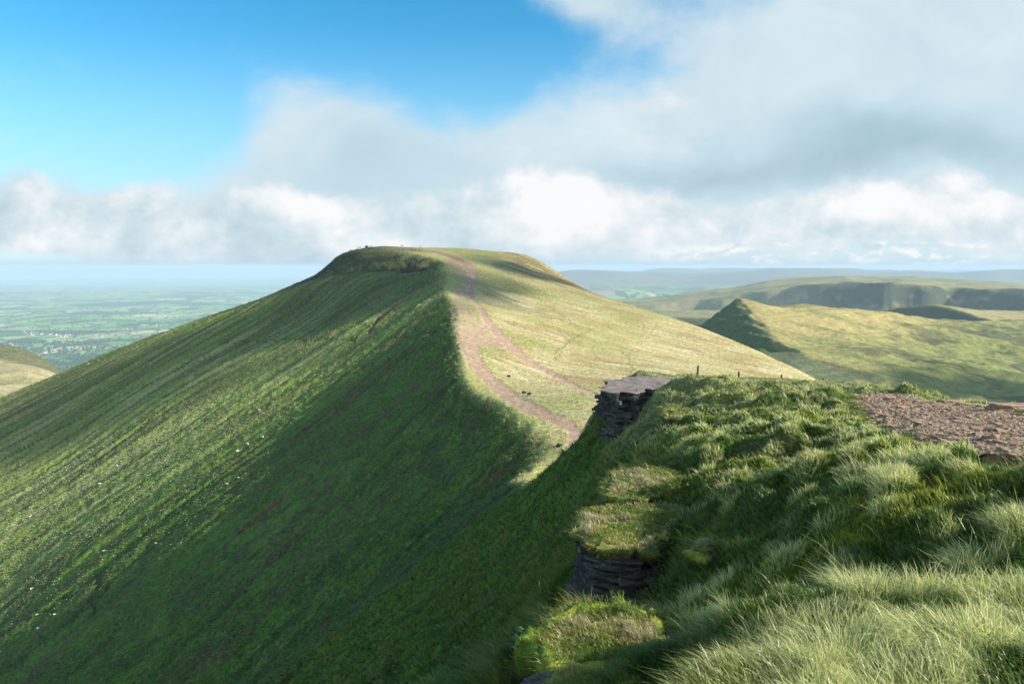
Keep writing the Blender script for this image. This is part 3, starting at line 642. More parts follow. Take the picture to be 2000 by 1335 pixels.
def blades(name, x, y, z, H, Wd, lx, ly, c0, c1, label, bend=.55):
    """curved tapering blades: root, height, width, lean vector (fraction of height), colours of root and tip"""
    n = len(x); yaw = rng.uniform(0, 2*math.pi, n)
    # blades turn their flat side roughly any way
    wx_, wy_ = np.cos(yaw)*Wd*.5, np.sin(yaw)*Wd*.5
    V = np.zeros((n, 7, 3), np.float32); root = np.stack([x, y, z-.02*0-H*.06], -1)
    for k, (t, w) in enumerate(((0, 1.0), (.4, .85), (.75, .55))):
        cx = lx*H*(t**1.7)*1.0; cy = ly*H*(t**1.7)
        cz = H*(t-bend*.45*t*t*np.hypot(lx, ly))
        for s_, i in ((-1, 0), (1, 1)):
            V[:, k*2+i, 0] = root[:, 0]+cx+s_*wx_*w; V[:, k*2+i, 1] = root[:, 1]+cy+s_*wy_*w; V[:, k*2+i, 2] = root[:, 2]+cz
    V[:, 6, 0] = root[:, 0]+lx*H; V[:, 6, 1] = root[:, 1]+ly*H; V[:, 6, 2] = root[:, 2]+H*(1-bend*.55*np.hypot(lx, ly))
    b = (np.arange(n)*7)[:, None]
    q = np.concatenate([b+np.array([[0, 1, 3, 2]]), b+np.array([[2, 3, 5, 4]])]); t3 = b+np.array([[4, 5, 6]])
    me = npmesh(name, V.reshape(-1, 3), q, t3)
    C = np.zeros((n, 7, 3), np.float32)
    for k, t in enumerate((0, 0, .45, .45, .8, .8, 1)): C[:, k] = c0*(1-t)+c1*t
    color_attr(me, 'tint', C.reshape(-1, 3))
    return tag(link(name, me, BLADE), label, None, None, 'stuff')


# ------------------------------------------------------------------ rock
def stone_mat(name, c0, c1, sc_=6.0, lichen=0.0, layered=0.0):
    m = bpy.data.materials.new(name); m.use_nodes = True; nt = m.node_tree; N = nt.nodes.new; L = nt.links.new
    b = nt.nodes['Principled BSDF']; b.inputs['Roughness'].default_value = .95; b.inputs['Specular IOR Level'].default_value = .12
    tc = N('ShaderNodeTexCoord'); mp = N('ShaderNodeMapping'); L(tc.outputs['Object'], mp.inputs[0]); mp.inputs['Scale'].default_value = (1, 1, 1+layered)
    n = N('ShaderNodeTexNoise'); n.inputs['Scale'].default_value = sc_; n.inputs['Detail'].default_value = 8; n.inputs['Roughness'].default_value = .65; L(mp.outputs[0], n.inputs['Vector'])
    mr = N('ShaderNodeMapRange'); L(n.outputs[0], mr.inputs[0]); mr.inputs[1].default_value = .35; mr.inputs[2].default_value = .65
    mx = N('ShaderNodeMix'); mx.data_type = 'RGBA'; L(mr.outputs[0], mx.inputs['Factor']); mx.inputs[6].default_value = (*c0, 1); mx.inputs[7].default_value = (*c1, 1)
    out = mx.outputs[2]
    if lichen:
        v = N('ShaderNodeTexNoise'); v.inputs['Scale'].default_value = sc_*.8; v.inputs['Detail'].default_value = 5; v.inputs['Roughness'].default_value = .7; mq = N('ShaderNodeMapping'); mq.inputs['Location'].default_value = (7, 3, 5); L(tc.outputs['Object'], mq.inputs[0]); L(mq.outputs[0], v.inputs['Vector'])
        r = N('ShaderNodeMapRange'); L(v.outputs[0], r.inputs[0]); r.inputs[1].default_value = .60; r.inputs[2].default_value = .66; r.inputs[4].default_value = lichen
        m2 = N('ShaderNodeMix'); m2.data_type = 'RGBA'; L(r.outputs[0], m2.inputs['Factor']); L(out, m2.inputs[6]); m2.inputs[7].default_value = (.33, .36, .31, 1); out = m2.outputs[2]
    L(out, b.inputs['Base Color'])
    bp = N('ShaderNodeBump'); bp.inputs['Distance'].default_value = .03; L(n.outputs[0], bp.inputs['Height']); L(bp.outputs[0], b.inputs['Normal'])
    return m
ROCK = stone_mat('layered_sandstone', (.035, .035, .033), (.12, .115, .10), 9, .6, 4)
SLAB = stone_mat('bare_slab', (.13, .11, .10), (.29, .25, .22), 2.2, .5)
STONE = stone_mat('loose_stone', (.20, .125, .085), (.46, .34, .25), 7, .2)
PEAT = stone_mat('peat', (.015, .010, .007), (.06, .035, .022), 14)
TURF = ground_mat('turf_top', 12, 50, .03, .5)
hang = []
extra = []          # places on ledges where grass grows: x, y, z, kind
def resample(P, n):
    P = np.array(P, float); Q = np.vstack([P, P[:1]]); s = np.r_[0, np.cumsum(np.hypot(*np.diff(Q, axis=0).T))]
    t = np.linspace(0, s[-1], n, endpoint=False); R_ = np.stack([np.interp(t, s, Q[:, 0]), np.interp(t, s, Q[:, 1])], 1)
    for _ in range(max(2, n//26)): R_ = (np.roll(R_, 1, 0)+2*R_+np.roll(R_, -1, 0))/4
    return R_
def ring_normals(O):
    T_ = np.roll(O, -1, 0)-np.roll(O, 1, 0); Nn = np.stack([T_[:, 1], -T_[:, 0]], 1); Nn /= np.linalg.norm(Nn, axis=1)[:, None]+1e-9
    a = (O[:, 0]*np.roll(O[:, 1], -1)-np.roll(O[:, 0], -1)*O[:, 1]).sum()
    return Nn if a > 0 else -Nn
def loft(rings, top_c=None):
    n = len(rings[0]); k = len(rings); V = np.vstack(rings); i = np.arange(n); j = (i+1) % n
    q = np.concatenate([np.stack([r*n+i, r*n+j, (r+1)*n+j, (r+1)*n+i], 1) for r in range(k-1)]); t = None
    if top_c is not None:
        V = np.vstack([V, top_c]); c = len(V)-1; t = np.stack([(k-1)*n+i, (k-1)*n+j, np.full(n, c)], 1)
    return V, q, t
def outcrop(label, foot, ztop, zbot, th=(.035, .09), n=150, rough=.045, batter=.05, turf=.13, seed=1, slab=False, tcol=((.16, .2, .05), (.30, .30, .08)), tilt=(0, 0), tus=.1, group='rock ledges on the near hill'):
    rg = np.random.default_rng(seed); O = resample(foot, n); C0 = O.mean(0); Nn = ring_normals(O); rings = []
    z = zbot; sc_ = (th[0]+th[1])*.5; s = np.linspace(0, 1, n, endpoint=False); per = np.hypot(*(O-np.roll(O, 1, 0)).T).sum()
    blk = np.zeros(n); kk = 0
    while z < ztop:
        if kk % 5 == 0: blk = rough*2.6*((vn(s*per*1.9+rg.uniform(0, 99), s*0, seed) > 0)*1.0-.5)+rough*1.2*rg.normal()
        kk += 1
        t = rg.uniform(*th); z2 = min(z+t, ztop); u0 = rg.uniform(0, 99)
        off = rough*(1.1*rg.normal()*.5+3.2*fbm(s*per*2.2+u0, s*0+u0, 3, seed))*np.ones(n)+batter*(ztop-z)+blk
        off2 = off+rough*.35*fbm(s*per*6+u0, s*0, 2, seed+3)
        for zz, of in ((z+.002, off), (z2-.004, off2)):
            W_ = O+Nn*of[:, None]; rings.append(np.column_stack([W_, zz+tilt[0]*(W_[:, 0]-C0[0])+tilt[1]*(W_[:, 1]-C0[1])+.25*t*fbm(s*per*3+u0, s*0+3, 2, seed+9)]))
        z = z2+.001
    root = bpy.data.objects.new('rock_outcrop', None); col.objects.link(root); root.location = (C0[0], C0[1], zbot); root.empty_display_size = .1
    tag(root, label, 'rock outcrop', group)
    o3 = np.array([C0[0], C0[1], zbot])
    if slab:
        last = rings[-1]
        for f_ in (.75, .5, .25):
            W_ = C0+(last[:, :2]-C0)*f_; rings.append(np.column_stack([W_, ztop+tilt[0]*(W_[:, 0]-C0[0])+tilt[1]*(W_[:, 1]-C0[1])+.05*fbm(W_[:, 0]*2, W_[:, 1]*2, 3, seed)]))
    V, q, t = loft(rings, np.array([[C0[0], C0[1], ztop]]))
    me = npmesh('rock_face', V-o3, q, t, smooth=False); r = link('rock_face', me, ROCK, root)
    if slab:
        me.materials.append(SLAB); mi = np.zeros(len(me.polygons), np.int32); nr = len(rings)
        mi[(nr-5)*n:] = 1; me.polygons.foreach_set('material_index', mi)
    if turf:
        W0 = rings[-1][:, :2]; rr = []
        for of, dz in ((.0, -turf*1.5), (.03, -turf*.9), (.04, -turf*.2), (.01, turf*.12), (-.05, turf*.3)):
            W_ = W0+Nn*(of+.09*fbm(s*per*2.6, s*0+of*3, 4, seed+5, .65))[:, None]; zz = ztop+dz+.16*fbm(s*per*2.1, s*0+.3, 4, seed+6, .6)*(1 if dz < 0 else .25)+tilt[0]*(W_[:, 0]-C0[0])+tilt[1]*(W_[:, 1]-C0[1])
            rr.append(np.column_stack([W_, zz]))
        for f_ in np.linspace(.92, .08, 22):
            W_ = C0+(rr[4][:, :2]-C0)*f_; bump = .11*fbm(W_[:, 0]*2.3, W_[:, 1]*2.3, 4, seed+7)+turf*.34
            rr.append(np.column_stack([W_, ztop+bump+tilt[0]*(W_[:, 0]-C0[0])+tilt[1]*(W_[:, 1]-C0[1])]))
        V, q, t = loft(rr, np.array([[C0[0], C0[1], ztop+.05]]))
        me = npmesh('turf_cap', V-o3, q, t); nn = fbm(V[:, 0]*4, V[:, 1]*4, 3, 8)+.2*fbm(V[:, 0]*20, V[:, 1]*20, 2, 9)
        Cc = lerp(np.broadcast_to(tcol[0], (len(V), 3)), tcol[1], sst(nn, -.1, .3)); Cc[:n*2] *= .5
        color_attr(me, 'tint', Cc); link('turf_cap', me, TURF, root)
        mh = int(260*per*max(1, 8/C0[1])); ah_ = rg.integers(0, n, mh); lev = rg.integers(1, 4, mh)
        hp = np.array([rr[l][a_] for l, a_ in zip(lev, ah_)]); hang.append(np.column_stack([hp, Nn[ah_]]))
        # grass rooted in the cap
        m_ = int(3800*abs(np.prod(W0.max(0)-W0.min(0)))/max(.3, (C0[1]/10)**1.6)); a = rg.integers(0, n, m_); f_ = np.sqrt(rg.uniform(0, 1.06, m_))
        W_ = C0+(rr[4][a, :2]-C0)*f_[:, None]
        zz = np.where(f_ < .96, ztop+.11*fbm(W_[:, 0]*2.3, W_[:, 1]*2.3, 4, seed+7)+turf*.3, ztop+turf*.1)+tilt[0]*(W_[:, 0]-C0[0])+tilt[1]*(W_[:, 1]-C0[1])
        extra.append(np.column_stack([W_, zz, np.full(m_, tus), fbm(W_[:, 0]*2.5, W_[:, 1]*2.5, 3, 3)]))
    return root
def fp(*L): return [P3(*q)[:2] for q in L]
outcrop('dark layered cliff block with a flat grey top at the near hill end', fp((1184, 760, 28.2), (1205, 770, 27), (1250, 770, 27.6), (1300, 770, 28.6), (1318, 742, 29.5), (1315, 742, 30.6), (1280, 740, 31.2), (1225, 740, 30.8), (1192, 750, 29.8)), -4.45, -8.6, (.035, .13), 190, .11, .03, 0, 3, True)
outcrop('low bare grey slab lying flat right of the cliff block beside the first post', fp((1318, 750, 31.0), (1352, 750, 31.4), (1368, 745, 33), (1325, 742, 33)), -4.80, -5.4, (.08, .14), 80, .06, .05, 0, 4, True)
outcrop('small dark rock ledge with a mossy brow on the slope right of the cliff block', fp((1308, 800, 21.5), (1345, 800, 21), (1350, 800, 23), (1310, 800, 23.2)), float(height(*P3(1328, 800, 22)[:2])[0])+.28, -5.9, (.05, .12), 90, .06, .03, .09, 5)
outcrop('turf topped shelf with a thin dark rock lip just behind the tall rock face', fp((1182, 985, 11.7), (1215, 985, 11.5), (1262, 985, 11.45), (1300, 985, 11.9), (1330, 985, 12.6), (1300, 985, 13.2), (1200, 985, 13.0)), -3.50, -4.7, (.03, .06), 130, .035, .03, .07, 6, tus=.12)
outcrop('tall dark layered rock face with a thick turf cap, jutting out of the shaded slope', fp((1128, 1050, 10.0), (1150, 1050, 9.55), (1200, 1050, 9.35), (1250, 1050, 9.3), (1282, 1050, 9.5), (1300, 1050, 10.1), (1340, 1050, 10.8), (1290, 1050, 11.2), (1180, 1050, 11.0), (1135, 1050, 10.7)), -3.46, -4.75, (.022, .055), 190, .035, .035, .09, 7, tus=0)
MG = ((.14, .22, .03), (.32, .34, .06))
outcrop('broad mossy shelf lit yellow green, low in front beside the bright grass bank', fp((1052, 1240, 5.5), (1070, 1240, 5.2), (1130, 1240, 5.12), (1200, 1240, 5.1), (1260, 1240, 5.1), (1320, 1240, 5.3), (1310, 1240, 5.9), (1220, 1240, 6.1), (1130, 1240, 6.1), (1065, 1240, 5.85)), -2.72, -4.9, (.03, .07), 150, .05, .02, .16, 8, tcol=MG, tus=0)
outcrop('lower mossy shelf cut off by the bottom edge, just under the broad mossy shelf', fp((1060, 1330, 4.8), (1110, 1330, 4.3), (1200, 1330, 4.0), (1250, 1330, 4.2), (1270, 1330, 4.85), (1150, 1330, 4.98), (1080, 1330, 4.95)), -2.66, -4.5, (.03, .07), 130, .05, .02, .16, 9, tcol=MG, tus=.05)
outcrop('small mossy stump of rock on the dark slope right of the tall rock face', fp((1362, 1075, 8.3), (1382, 1075, 8.15), (1400, 1075, 8.3), (1404, 1075, 8.7), (1368, 1075, 8.7)), -3.10, -3.6, (.03, .06), 70, .06, .16, .07, 10, tcol=MG, tus=.1)

def stone_mesh(seed, flat=.35):
    rg = np.random.default_rng(seed); bm = bmesh.new(); bmesh.ops.create_cube(bm, size=1)
    bmesh.ops.subdivide_edges(bm, edges=bm.edges[:], cuts=2, use_grid_fill=True)
    k = rg.normal(size=3)*.12
    for v in bm.verts:
        c = v.co; l = max(abs(c.x), abs(c.y), abs(c.z))*2
        v.co = Vector((c.x*(1+k[0]*c.y)+.08*rg.normal()*.6, c.y*(.75+k[1]*c.x)+.08*rg.normal()*.6, c.z*flat*(1+.4*k[2]*c.x)+.025*rg.normal()))
        if abs(c.x) > .3 and abs(c.y) > .25: v.co.x *= .86; v.co.y *= .86
    me = bpy.data.meshes.new('stone'); bm.to_mesh(me); bm.free(); me.materials.append(STONE); return me
SM = [stone_mesh(s_, random.choice((.22, .3, .4, .5))) for s_ in range(9)]
def put_stone(x, y, s, dz=0, label='loose flat stone among many on the bare red gravel', group='loose stones on the bare gravel', mesh=None, rot=None, mat=None, sxyz=(1, 1, 1)):
    o = bpy.data.objects.new('stone', mesh or random.choice(SM)); col.objects.link(o)
    o.location = (x, y, float(height(x, y)[0])+dz+s*.06); o.rotation_euler = (random.uniform(-.25, .25), random.uniform(-.25, .25), random.uniform(0, 6.3)) if rot is None else rot
    o.scale = (s*sxyz[0], s*sxyz[1], s*sxyz[2]); return tag(o, label, 'stone', group)
cnt = 0
while cnt < 285:
    px = random.uniform(1665, 2000); D = math.exp(random.uniform(math.log(8.3), math.log(24))); x, y = (px-HX)/F*D, D
    g = poly_mask(np.array([x]), np.array([y]), GRAVEL, .25)[0]
    if g < .8: continue
    s = random.choice((.05, .07, .09, .12, .16))*random.uniform(.7, 1.3)*(1+.035*D); put_stone(x, y, s*.8); cnt += 1
for (px, D, s, a, lb) in [(1858, 20.5, .95, .2, 'long flat slab at the far edge of the gravel, left of the two thicker blocks'), (1893, 18.6, .75, -.1, 'thick dark sided block on the far rim of the gravel'), (1915, 18.0, .6, .4, 'pale slab on the gravel rim just right of the dark sided block'),
                          (1935, 17.2, .8, 0.1, 'broad rounded pale slab on the gravel rim'), (1975, 16.2, 1.1, 0.05, 'wide pale slab on the gravel rim at the right edge of the view'), (1835, 21.2, .5, .3, 'small slab at the left end of the row along the gravel rim')]:
    q = P3(px, 0, D); put_stone(q[0], q[1], s*.8, .0, lb, 'slabs along the far rim of the gravel', SM[2], (random.uniform(-.05, .05), .05, a), sxyz=(1, .6, .42))
put_stone(*P3(1798, 0, 13.8)[:2], .26, .03, 'rounded tan stone standing proud in the middle of the gravel', 'loose stones on the bare gravel', SM[5], sxyz=(1, 1, 1.8))
put_stone(*P3(1936, 0, 10.2)[:2], .2, .03, 'dark angular stone near the front of the gravel', 'loose stones on the bare gravel', SM[7], sxyz=(1, 1, 1.8))
def chips():
    n = 9000; px = rng.uniform(1640, 2100, n*3); D = np.exp(rng.uniform(math.log(7.8), math.log(25), n*3)); x = (px-HX)/F*D; y = D
    g = poly_mask(x, y, GRAVEL, .3, .5*fbm(x/.7, y/.7, 3, 5)); k = np.where(g > .5)[0][:n]; x, y = x[k], y[k]; n = len(x); z = height(x, y)
    s = rng.uniform(.012, .035, n)*(1+.03*y); a = rng.uniform(0, 6.3, n)
    base_ = np.array([(-1, -.7, 0), (1, -.8, 0), (.9, .7, 0), (-.8, .8, 0), (-.7, -.5, .6), (.7, -.5, .7), (.6, .5, .6), (-.6, .5, .5)])
    V = base_[None]*(1+.3*rng.normal(size=(n, 8, 3)))*s[:, None, None]
    c, s_ = np.cos(a)[:, None], np.sin(a)[:, None]; X = V[:, :, 0]*c-V[:, :, 1]*s_; Y = V[:, :, 0]*s_+V[:, :, 1]*c
    V = np.stack([X+x[:, None], Y+y[:, None], V[:, :, 2]+z[:, None]-.004], -1)
    b = (np.arange(n)*8)[:, None]; q = np.concatenate([b+np.array([f_]) for f_ in ((4, 5, 6, 7), (0, 1, 5, 4), (1, 2, 6, 5), (2, 3, 7, 6), (3, 0, 4, 7))])
    tag(link('gravel', npmesh('gravel', V.reshape(-1, 3), q, smooth=False), STONE), 'small red brown stone chips covering the bare ground', kind='stuff')
chips()
def lump(name, x, y, rx, ry, rz, mat, label, cat, seed, dz=0.0, rot=0, turf=False):
    bm = bmesh.new(); bmesh.ops.create_icosphere(bm, subdivisions=4, radius=1)
    for v in bm.verts:
        c = v.co.copy(); nn = float(fbm(np.array([c.x*2+c.z*1.3+seed]), np.array([c.y*2-c.z*1.7]), 4, seed)[0])
        v.co = Vector((c.x*rx*(1+.45*nn), c.y*ry*(1+.45*nn), c.z*rz*(1+.5*nn)))
    me = bpy.data.meshes.new(name); bm.to_mesh(me); bm.free(); me.materials.append(mat)
    for p in me.polygons: p.use_smooth = True
    o = bpy.data.objects.new(name, me); col.objects.link(o); o.location = (x, y, float(height(x, y)[0])+dz); o.rotation_euler = (0, 0, rot)
    return tag(o, label, cat)
q = P3(1867, 905, 8.3); lump('peat_clod', q[0], q[1], .13, .11, .17, PEAT, 'crumbling black peat clod sitting on the short turf near the right edge', 'peat clod', 31, .03)
q = P3(1985, 940, 7.3); lump('peat_bank', q[0], q[1]+.1, .42, .16, .13, PEAT, 'dark eroded peat bank under a turf lip at the right edge', 'peat bank', 33, -.02, -.25)
q = P3(1527, 750, 30); lump('peat_hollow', q[0], q[1], .55, .4, .12, PEAT, 'black peat patch in the pale turf below the third post', 'peat patch', 35, -.05)

# ------------------------------------------------------------------ posts
WOOD = stone_mat('weathered_wood', (.05, .04, .03), (.13, .105, .08), 20, 0, 0)
PALE = stone_mat('pale_wood', (.40, .36, .28), (.55, .5, .4), 20)
def post(px, ptop, D, r, lean, mat, label, name='fence_post', hmin=.4, g='row of wooden posts along the far brow of the near hill', base_=None):
    x, y, zt = P3(px, ptop, D); zb = float(height(x, y)[0])-.25; h = zt-zb; bm = bmesh.new(); n = 10
    prev = None
    for k, (t, f_) in enumerate(((0, 1.05), (.3, 1), (.65, .97), (.93, .92), (.985, .8), (1, .35))):
        ring = [bm.verts.new((r*f_*(1+.08*math.sin(3*i+k))*math.cos(i*2*math.pi/n)+lean*h*t, r*f_*(1+.06*math.cos(2*i))*math.sin(i*2*math.pi/n), h*t)) for i in range(n)]
        if prev:
            for i in range(n): bm.faces.new((prev[i], prev[(i+1) % n], ring[(i+1) % n], ring[i]))
        prev = ring
    bm.faces.new(prev); me = bpy.data.meshes.new(name); bm.to_mesh(me); bm.free(); me.materials.append(mat)
    o = bpy.data.objects.new(name, me); col.objects.link(o); o.location = (x-lean*h*.6, y, zb); tag(o, label, 'post', g)
for a in ((1362, 713, 45, .062, .07, 'tallest dark wooden post, leaning slightly right, above the bare grey slab'), (1443, 725, 46, .062, .01, 'second dark post from the left, well right of the tallest one'),
          (1526, 731, 46, .062, .02, 'short dark post above the black peat patch on the brow'), (1607.5, 738, 45, .062, 0, 'rightmost dark post, where the sunlit slope meets the valley')):
    post(a[0], a[1], a[2], a[3], a[4], WOOD, a[5])
qq = cast(1075, 850); post(1075, 834, qq[1], .11, 0, PALE, 'thin pale marker post beside the path at the low saddle', 'marker_post', g=None)

# ------------------------------------------------------------------ sheep
def skin_mesh(name, verts, edges, rad, sub=2, root=0):
    me = bpy.data.meshes.new(name); me.from_pydata(verts, edges, []); o = bpy.data.objects.new(name, me); col.objects.link(o)
    md = o.modifiers.new('s', 'SKIN'); md.use_smooth_shade = True
    for i, r in enumerate(rad): me.skin_vertices[0].data[i].radius = (r, r) if not isinstance(r, tuple) else r
    me.skin_vertices[0].data[root].use_root = True
    if sub: o.modifiers.new('u', 'SUBSURF').levels = sub
    dg = bpy.context.evaluated_depsgraph_get(); m2 = bpy.data.meshes.new_from_object(o.evaluated_get(dg)); m2.name = name
    bpy.data.objects.remove(o); bpy.data.meshes.remove(me); return m2
FLEECE = simple_mat('fleece', (.80, .77, .68)); FACEM = simple_mat('sheep_face', (.62, .58, .5))
def sheep_mesh(graze):
    hz = .22 if graze else .86; hx = .80 if graze else .70
    v = [(0, 0, .62), (-.36, 0, .63), (.34, 0, .63), (.56, 0, .60 if graze else .74), (hx, 0, hz+.12 if graze else hz), (hx+.14, 0, hz-.02 if graze else hz-.06)]
    r = [.27, .24, .23, .13, .095, .055]; e = [(0, 1), (0, 2), (2, 3), (3, 4), (4, 5)]
    for (x, y, par) in ((.33, .13, 2), (.33, -.13, 2), (-.36, .13, 1), (-.36, -.13, 1)):
        k = len(v); hock = -.05 if x < 0 else .02
        v += [(x, y, .42), (x+hock, y, .22), (x, y, .02)]; r += [.085, .045, .04]; e += [(par, k), (k, k+1), (k+1, k+2)]
    k = len(v); v += [(-.62, 0, .55), (-.66, 0, .40)]; r += [.05, .04]; e += [(1, k), (k, k+1)]
    for s_ in (1, -1):
        k = len(v); v += [(hx-.03, .14*s_, hz+.12)]; r += [.03]; e += [(4, k)]
    me = skin_mesh('sheep', v, e, r, 1); me.materials.append(FLEECE); me.materials.append(FACEM)
    for p in me.polygons: p.material_index = 1 if (p.center.x > .62 or p.center.z < .3) else 0
    return me
SH = [sheep_mesh(True), sheep_mesh(False)]
SHEEP = [(228, 909, 'white sheep alone high on the lit left slope, the upper one of a loose pair'), (195, 945, 'white sheep alone on the lit left slope, just below and left of the upper one'), (61, 1007, 'white sheep near the left edge, halfway down the slope'),
         (506, 803, 'highest white sheep on the striped slope, above the dark gully'), (513, 855, 'white sheep just below the dark track, right of the pair on it'), (484, 867, 'right sheep of the pair standing on the long dark track'), (464, 881, 'left sheep of the pair standing on the long dark track'),
         (466, 931, 'right sheep of the pair close above the shadow edge'), (443, 943, 'left sheep of the pair close above the shadow edge'), (305, 1058, 'white sheep beside the brown scar above the shadow edge'), (203, 1076, 'white sheep on the green slope left of the brown scar'),
         (61, 1152, 'white sheep at the lower left, above the forked tracks'), (73, 1199, 'left sheep of the low pair near the bottom left corner'), (107, 1199, 'right sheep of the low pair near the bottom left corner'), (74, 1227, 'lowest white sheep, near the bottom left corner'),
         (1485, 700, 'uppermost white sheep on the sunlit right slope above the posts'), (1504, 706, 'white sheep on the sunlit right slope, second from the top'), (1518, 721, 'white sheep on the sunlit slope above the third post'),
         (1569, 731, 'white sheep by the valley edge of the sunlit slope, left of a close pair'), (1578, 738, 'left sheep of the close pair left of the rightmost post'), (1586, 742, 'right sheep of the close pair left of the rightmost post'),
         (191, 704, 'small white sheep on the sunlit spur, right one of two'), (173, 712, 'small white sheep on the sunlit spur, left one of two')]
for i, (px, py, lb) in enumerate(SHEEP):
    q = cast(px, py+1)
    if not q: continue
    o = bpy.data.objects.new('sheep', SH[i % 2]); col.objects.link(o); s_ = .85 if q[1] > 250 else .6
    o.location = (q[0], q[1], float(height(q[0], q[1])[0])-.02); o.rotation_euler = (0, 0, random.choice((0, math.pi))+random.uniform(-.7, .7)); o.scale = (s_,)*3
    tag(o, lb, 'sheep', 'sheep scattered over the slopes')

# ------------------------------------------------------------------ people on the summit
SKIN = simple_mat('skin', (.55, .36, .27)); HAIR = simple_mat('hair', (.06, .04, .03))
def person(jacket, trousers, pose, x, y, rz, label):
    if pose == 'sit':
        v = [(0, 0, .28), (0, 0, .55), (0, .01, .80), (0, .02, .90), (0, .03, 1.02), (0, .03, 1.10)]
        legs = lambda s: [(.10*s, .06, .26), (.12*s, .42, .44), (.12*s, .52, .06), (.12*s, .64, .04)]; arms = lambda s: [(.19*s, .02, .80), (.24*s, .14, .56), (.15*s, .34, .46), (.14*s, .40, .45)]
    else:
        w = .26 if pose == 'walk' else .04
        v = [(0, 0, .94), (0, 0, 1.18), (0, .01, 1.42), (0, .02, 1.53), (0, .03, 1.64), (0, .03, 1.72)]
        legs = lambda s: [(.10*s, 0, .88), (.11*s, w*s*.7+.03, .50), (.12*s, w*s-.03, .09), (.12*s, w*s+.12, .04)]; arms = lambda s: [(.20*s, .01, 1.42), (.26*s, -.14*s*(w > .1), 1.15), (.27*s, .10-.16*s*(w > .1), .90), (.27*s, .12-.16*s*(w > .1), .80)]
    r = [.15, .14, .16, .06, .095, .085]; e = [(i, i+1) for i in range(5)]
    for s in (1, -1):
        k = len(v); v += legs(s); r += [.10, .07, .05, .04]; e += [(0, k)]+[(k+i, k+i+1) for i in range(3)]
        k = len(v); v += arms(s); r += [.07, .05, .038, .032]; e += [(2, k)]+[(k+i, k+i+1) for i in range(3)]
    me = skin_mesh('person', v, e, r, 1); mats = [simple_mat('jacket', jacket), simple_mat('trousers', trousers), SKIN, HAIR]
    for m in mats: me.materials.append(m)
    top = v[5][2]; hip = v[0][2]
    for p in me.polygons:
        c = p.center; a = abs(c.x)
        p.material_index = (3 if (c.z > top-.06 or (c.z > top-.2 and c.y < .0)) else 2) if c.z > v[3][2] and a < .15 else (1 if (c.z < hip+.02 and (a < .2 or pose != 'sit' and c.z < .7)) else 0)
    o = bpy.data.objects.new('person', me); col.objects.link(o); o.location = (x, y, float(height(x, y)[0])-.02); o.rotation_euler = (0, 0, rz)
    tag(o, label, 'person', 'walkers on and near the summit')
def on_brow(px, row, off=0):
    """stand on the skyline (row None) or at the given row"""
    q = cast(px, row) if row else None
    if q: return q[0], q[1]
    j = int(np.argmin(np.abs(US-(px-HX)/F))); m = (DS > 300) & (DS < 560); rr = -(GZf[:, j]/DS)*F+HY; k = np.argmin(np.where(m, rr, 9e9)); return px_x(px, DS[k]+off), DS[k]+off
def px_x(px, D): return (px-HX)/F*D
DK = (.03, .035, .05); BL = (.04, .07, .16); RD = (.5, .05, .03); GY_ = (.12, .13, .14); OR = (.6, .2, .06); TR = (.04, .04, .05)
PEOPLE = [(684, None, DK, 'sit', 'person sitting alone on the left end of the summit edge'), (698, None, DK, 'stand', 'person in dark clothes standing, left of the trio on the left of the summit'), (701, None, BL, 'stand', 'person in dark blue, middle of the standing trio on the left of the summit'),
          (704, None, GY_, 'stand', 'person in grey standing, right of the trio on the left of the summit'), (721, None, RD, 'sit', 'person in red sitting just right of the summit cairn'), (724.5, None, BL, 'sit', 'person in blue sitting between red and orange jackets by the cairn'), (727.5, None, OR, 'sit', 'person in orange sitting, farthest right by the cairn'),
          (783.5, None, DK, 'stand', 'left one of two dark figures standing together where the path meets the skyline'), (786.5, None, DK, 'stand', 'right one of two dark figures standing together where the path meets the skyline'), (788, 491, GY_, 'walk', 'person in grey striding on the path just below the two dark figures'),
          (803, 489, GY_, 'walk', 'leftmost walker of the loose group on the broad top of the path'), (806.5, 488, DK, 'stand', 'walker in black second from the left of the group on the path'), (810, 490.5, DK, 'walk', 'lowest dark walker of the group on the path'),
          (812.5, 490, BL, 'walk', 'walker in blue at the heel of the lowest dark walker'), (818.5, 488.5, DK, 'walk', 'dark walker at the right end of the group on the path'), (820.5, None, DK, 'stand', 'dark figure standing on the skyline right of the walking group')]
for (px, row, jc, pose, lb) in PEOPLE:
    x, y = on_brow(px, row); person(jc, TR, pose, x, y, random.uniform(0, 6.3), lb)
x, y = on_brow(716, None); lump('cairn', x, y, 1.0, .9, 1.3, stone_mat('cairn_stone', (.06, .06, .06), (.2, .19, .18), 2), 'dark stone cairn on the summit between two groups of people', 'cairn', 41, .3)
for (px, row, lb) in ((994, 735, 'dark rush tuft on the straw slope between the two paths, upper one'), (1024, 768, 'dark rush tuft between the two paths, left of a close pair'), (1034, 771, 'dark rush tuft between the two paths, right of a close pair'), (1093, 872, 'dark rush tuft below the marker post at the saddle')):
    q = cast(px, row); lump('rush_tuft', q[0], q[1], .6, .5, .5, simple_mat('rush', (.03, .05, .02)), lb, 'rush tuft', int(px), .15)

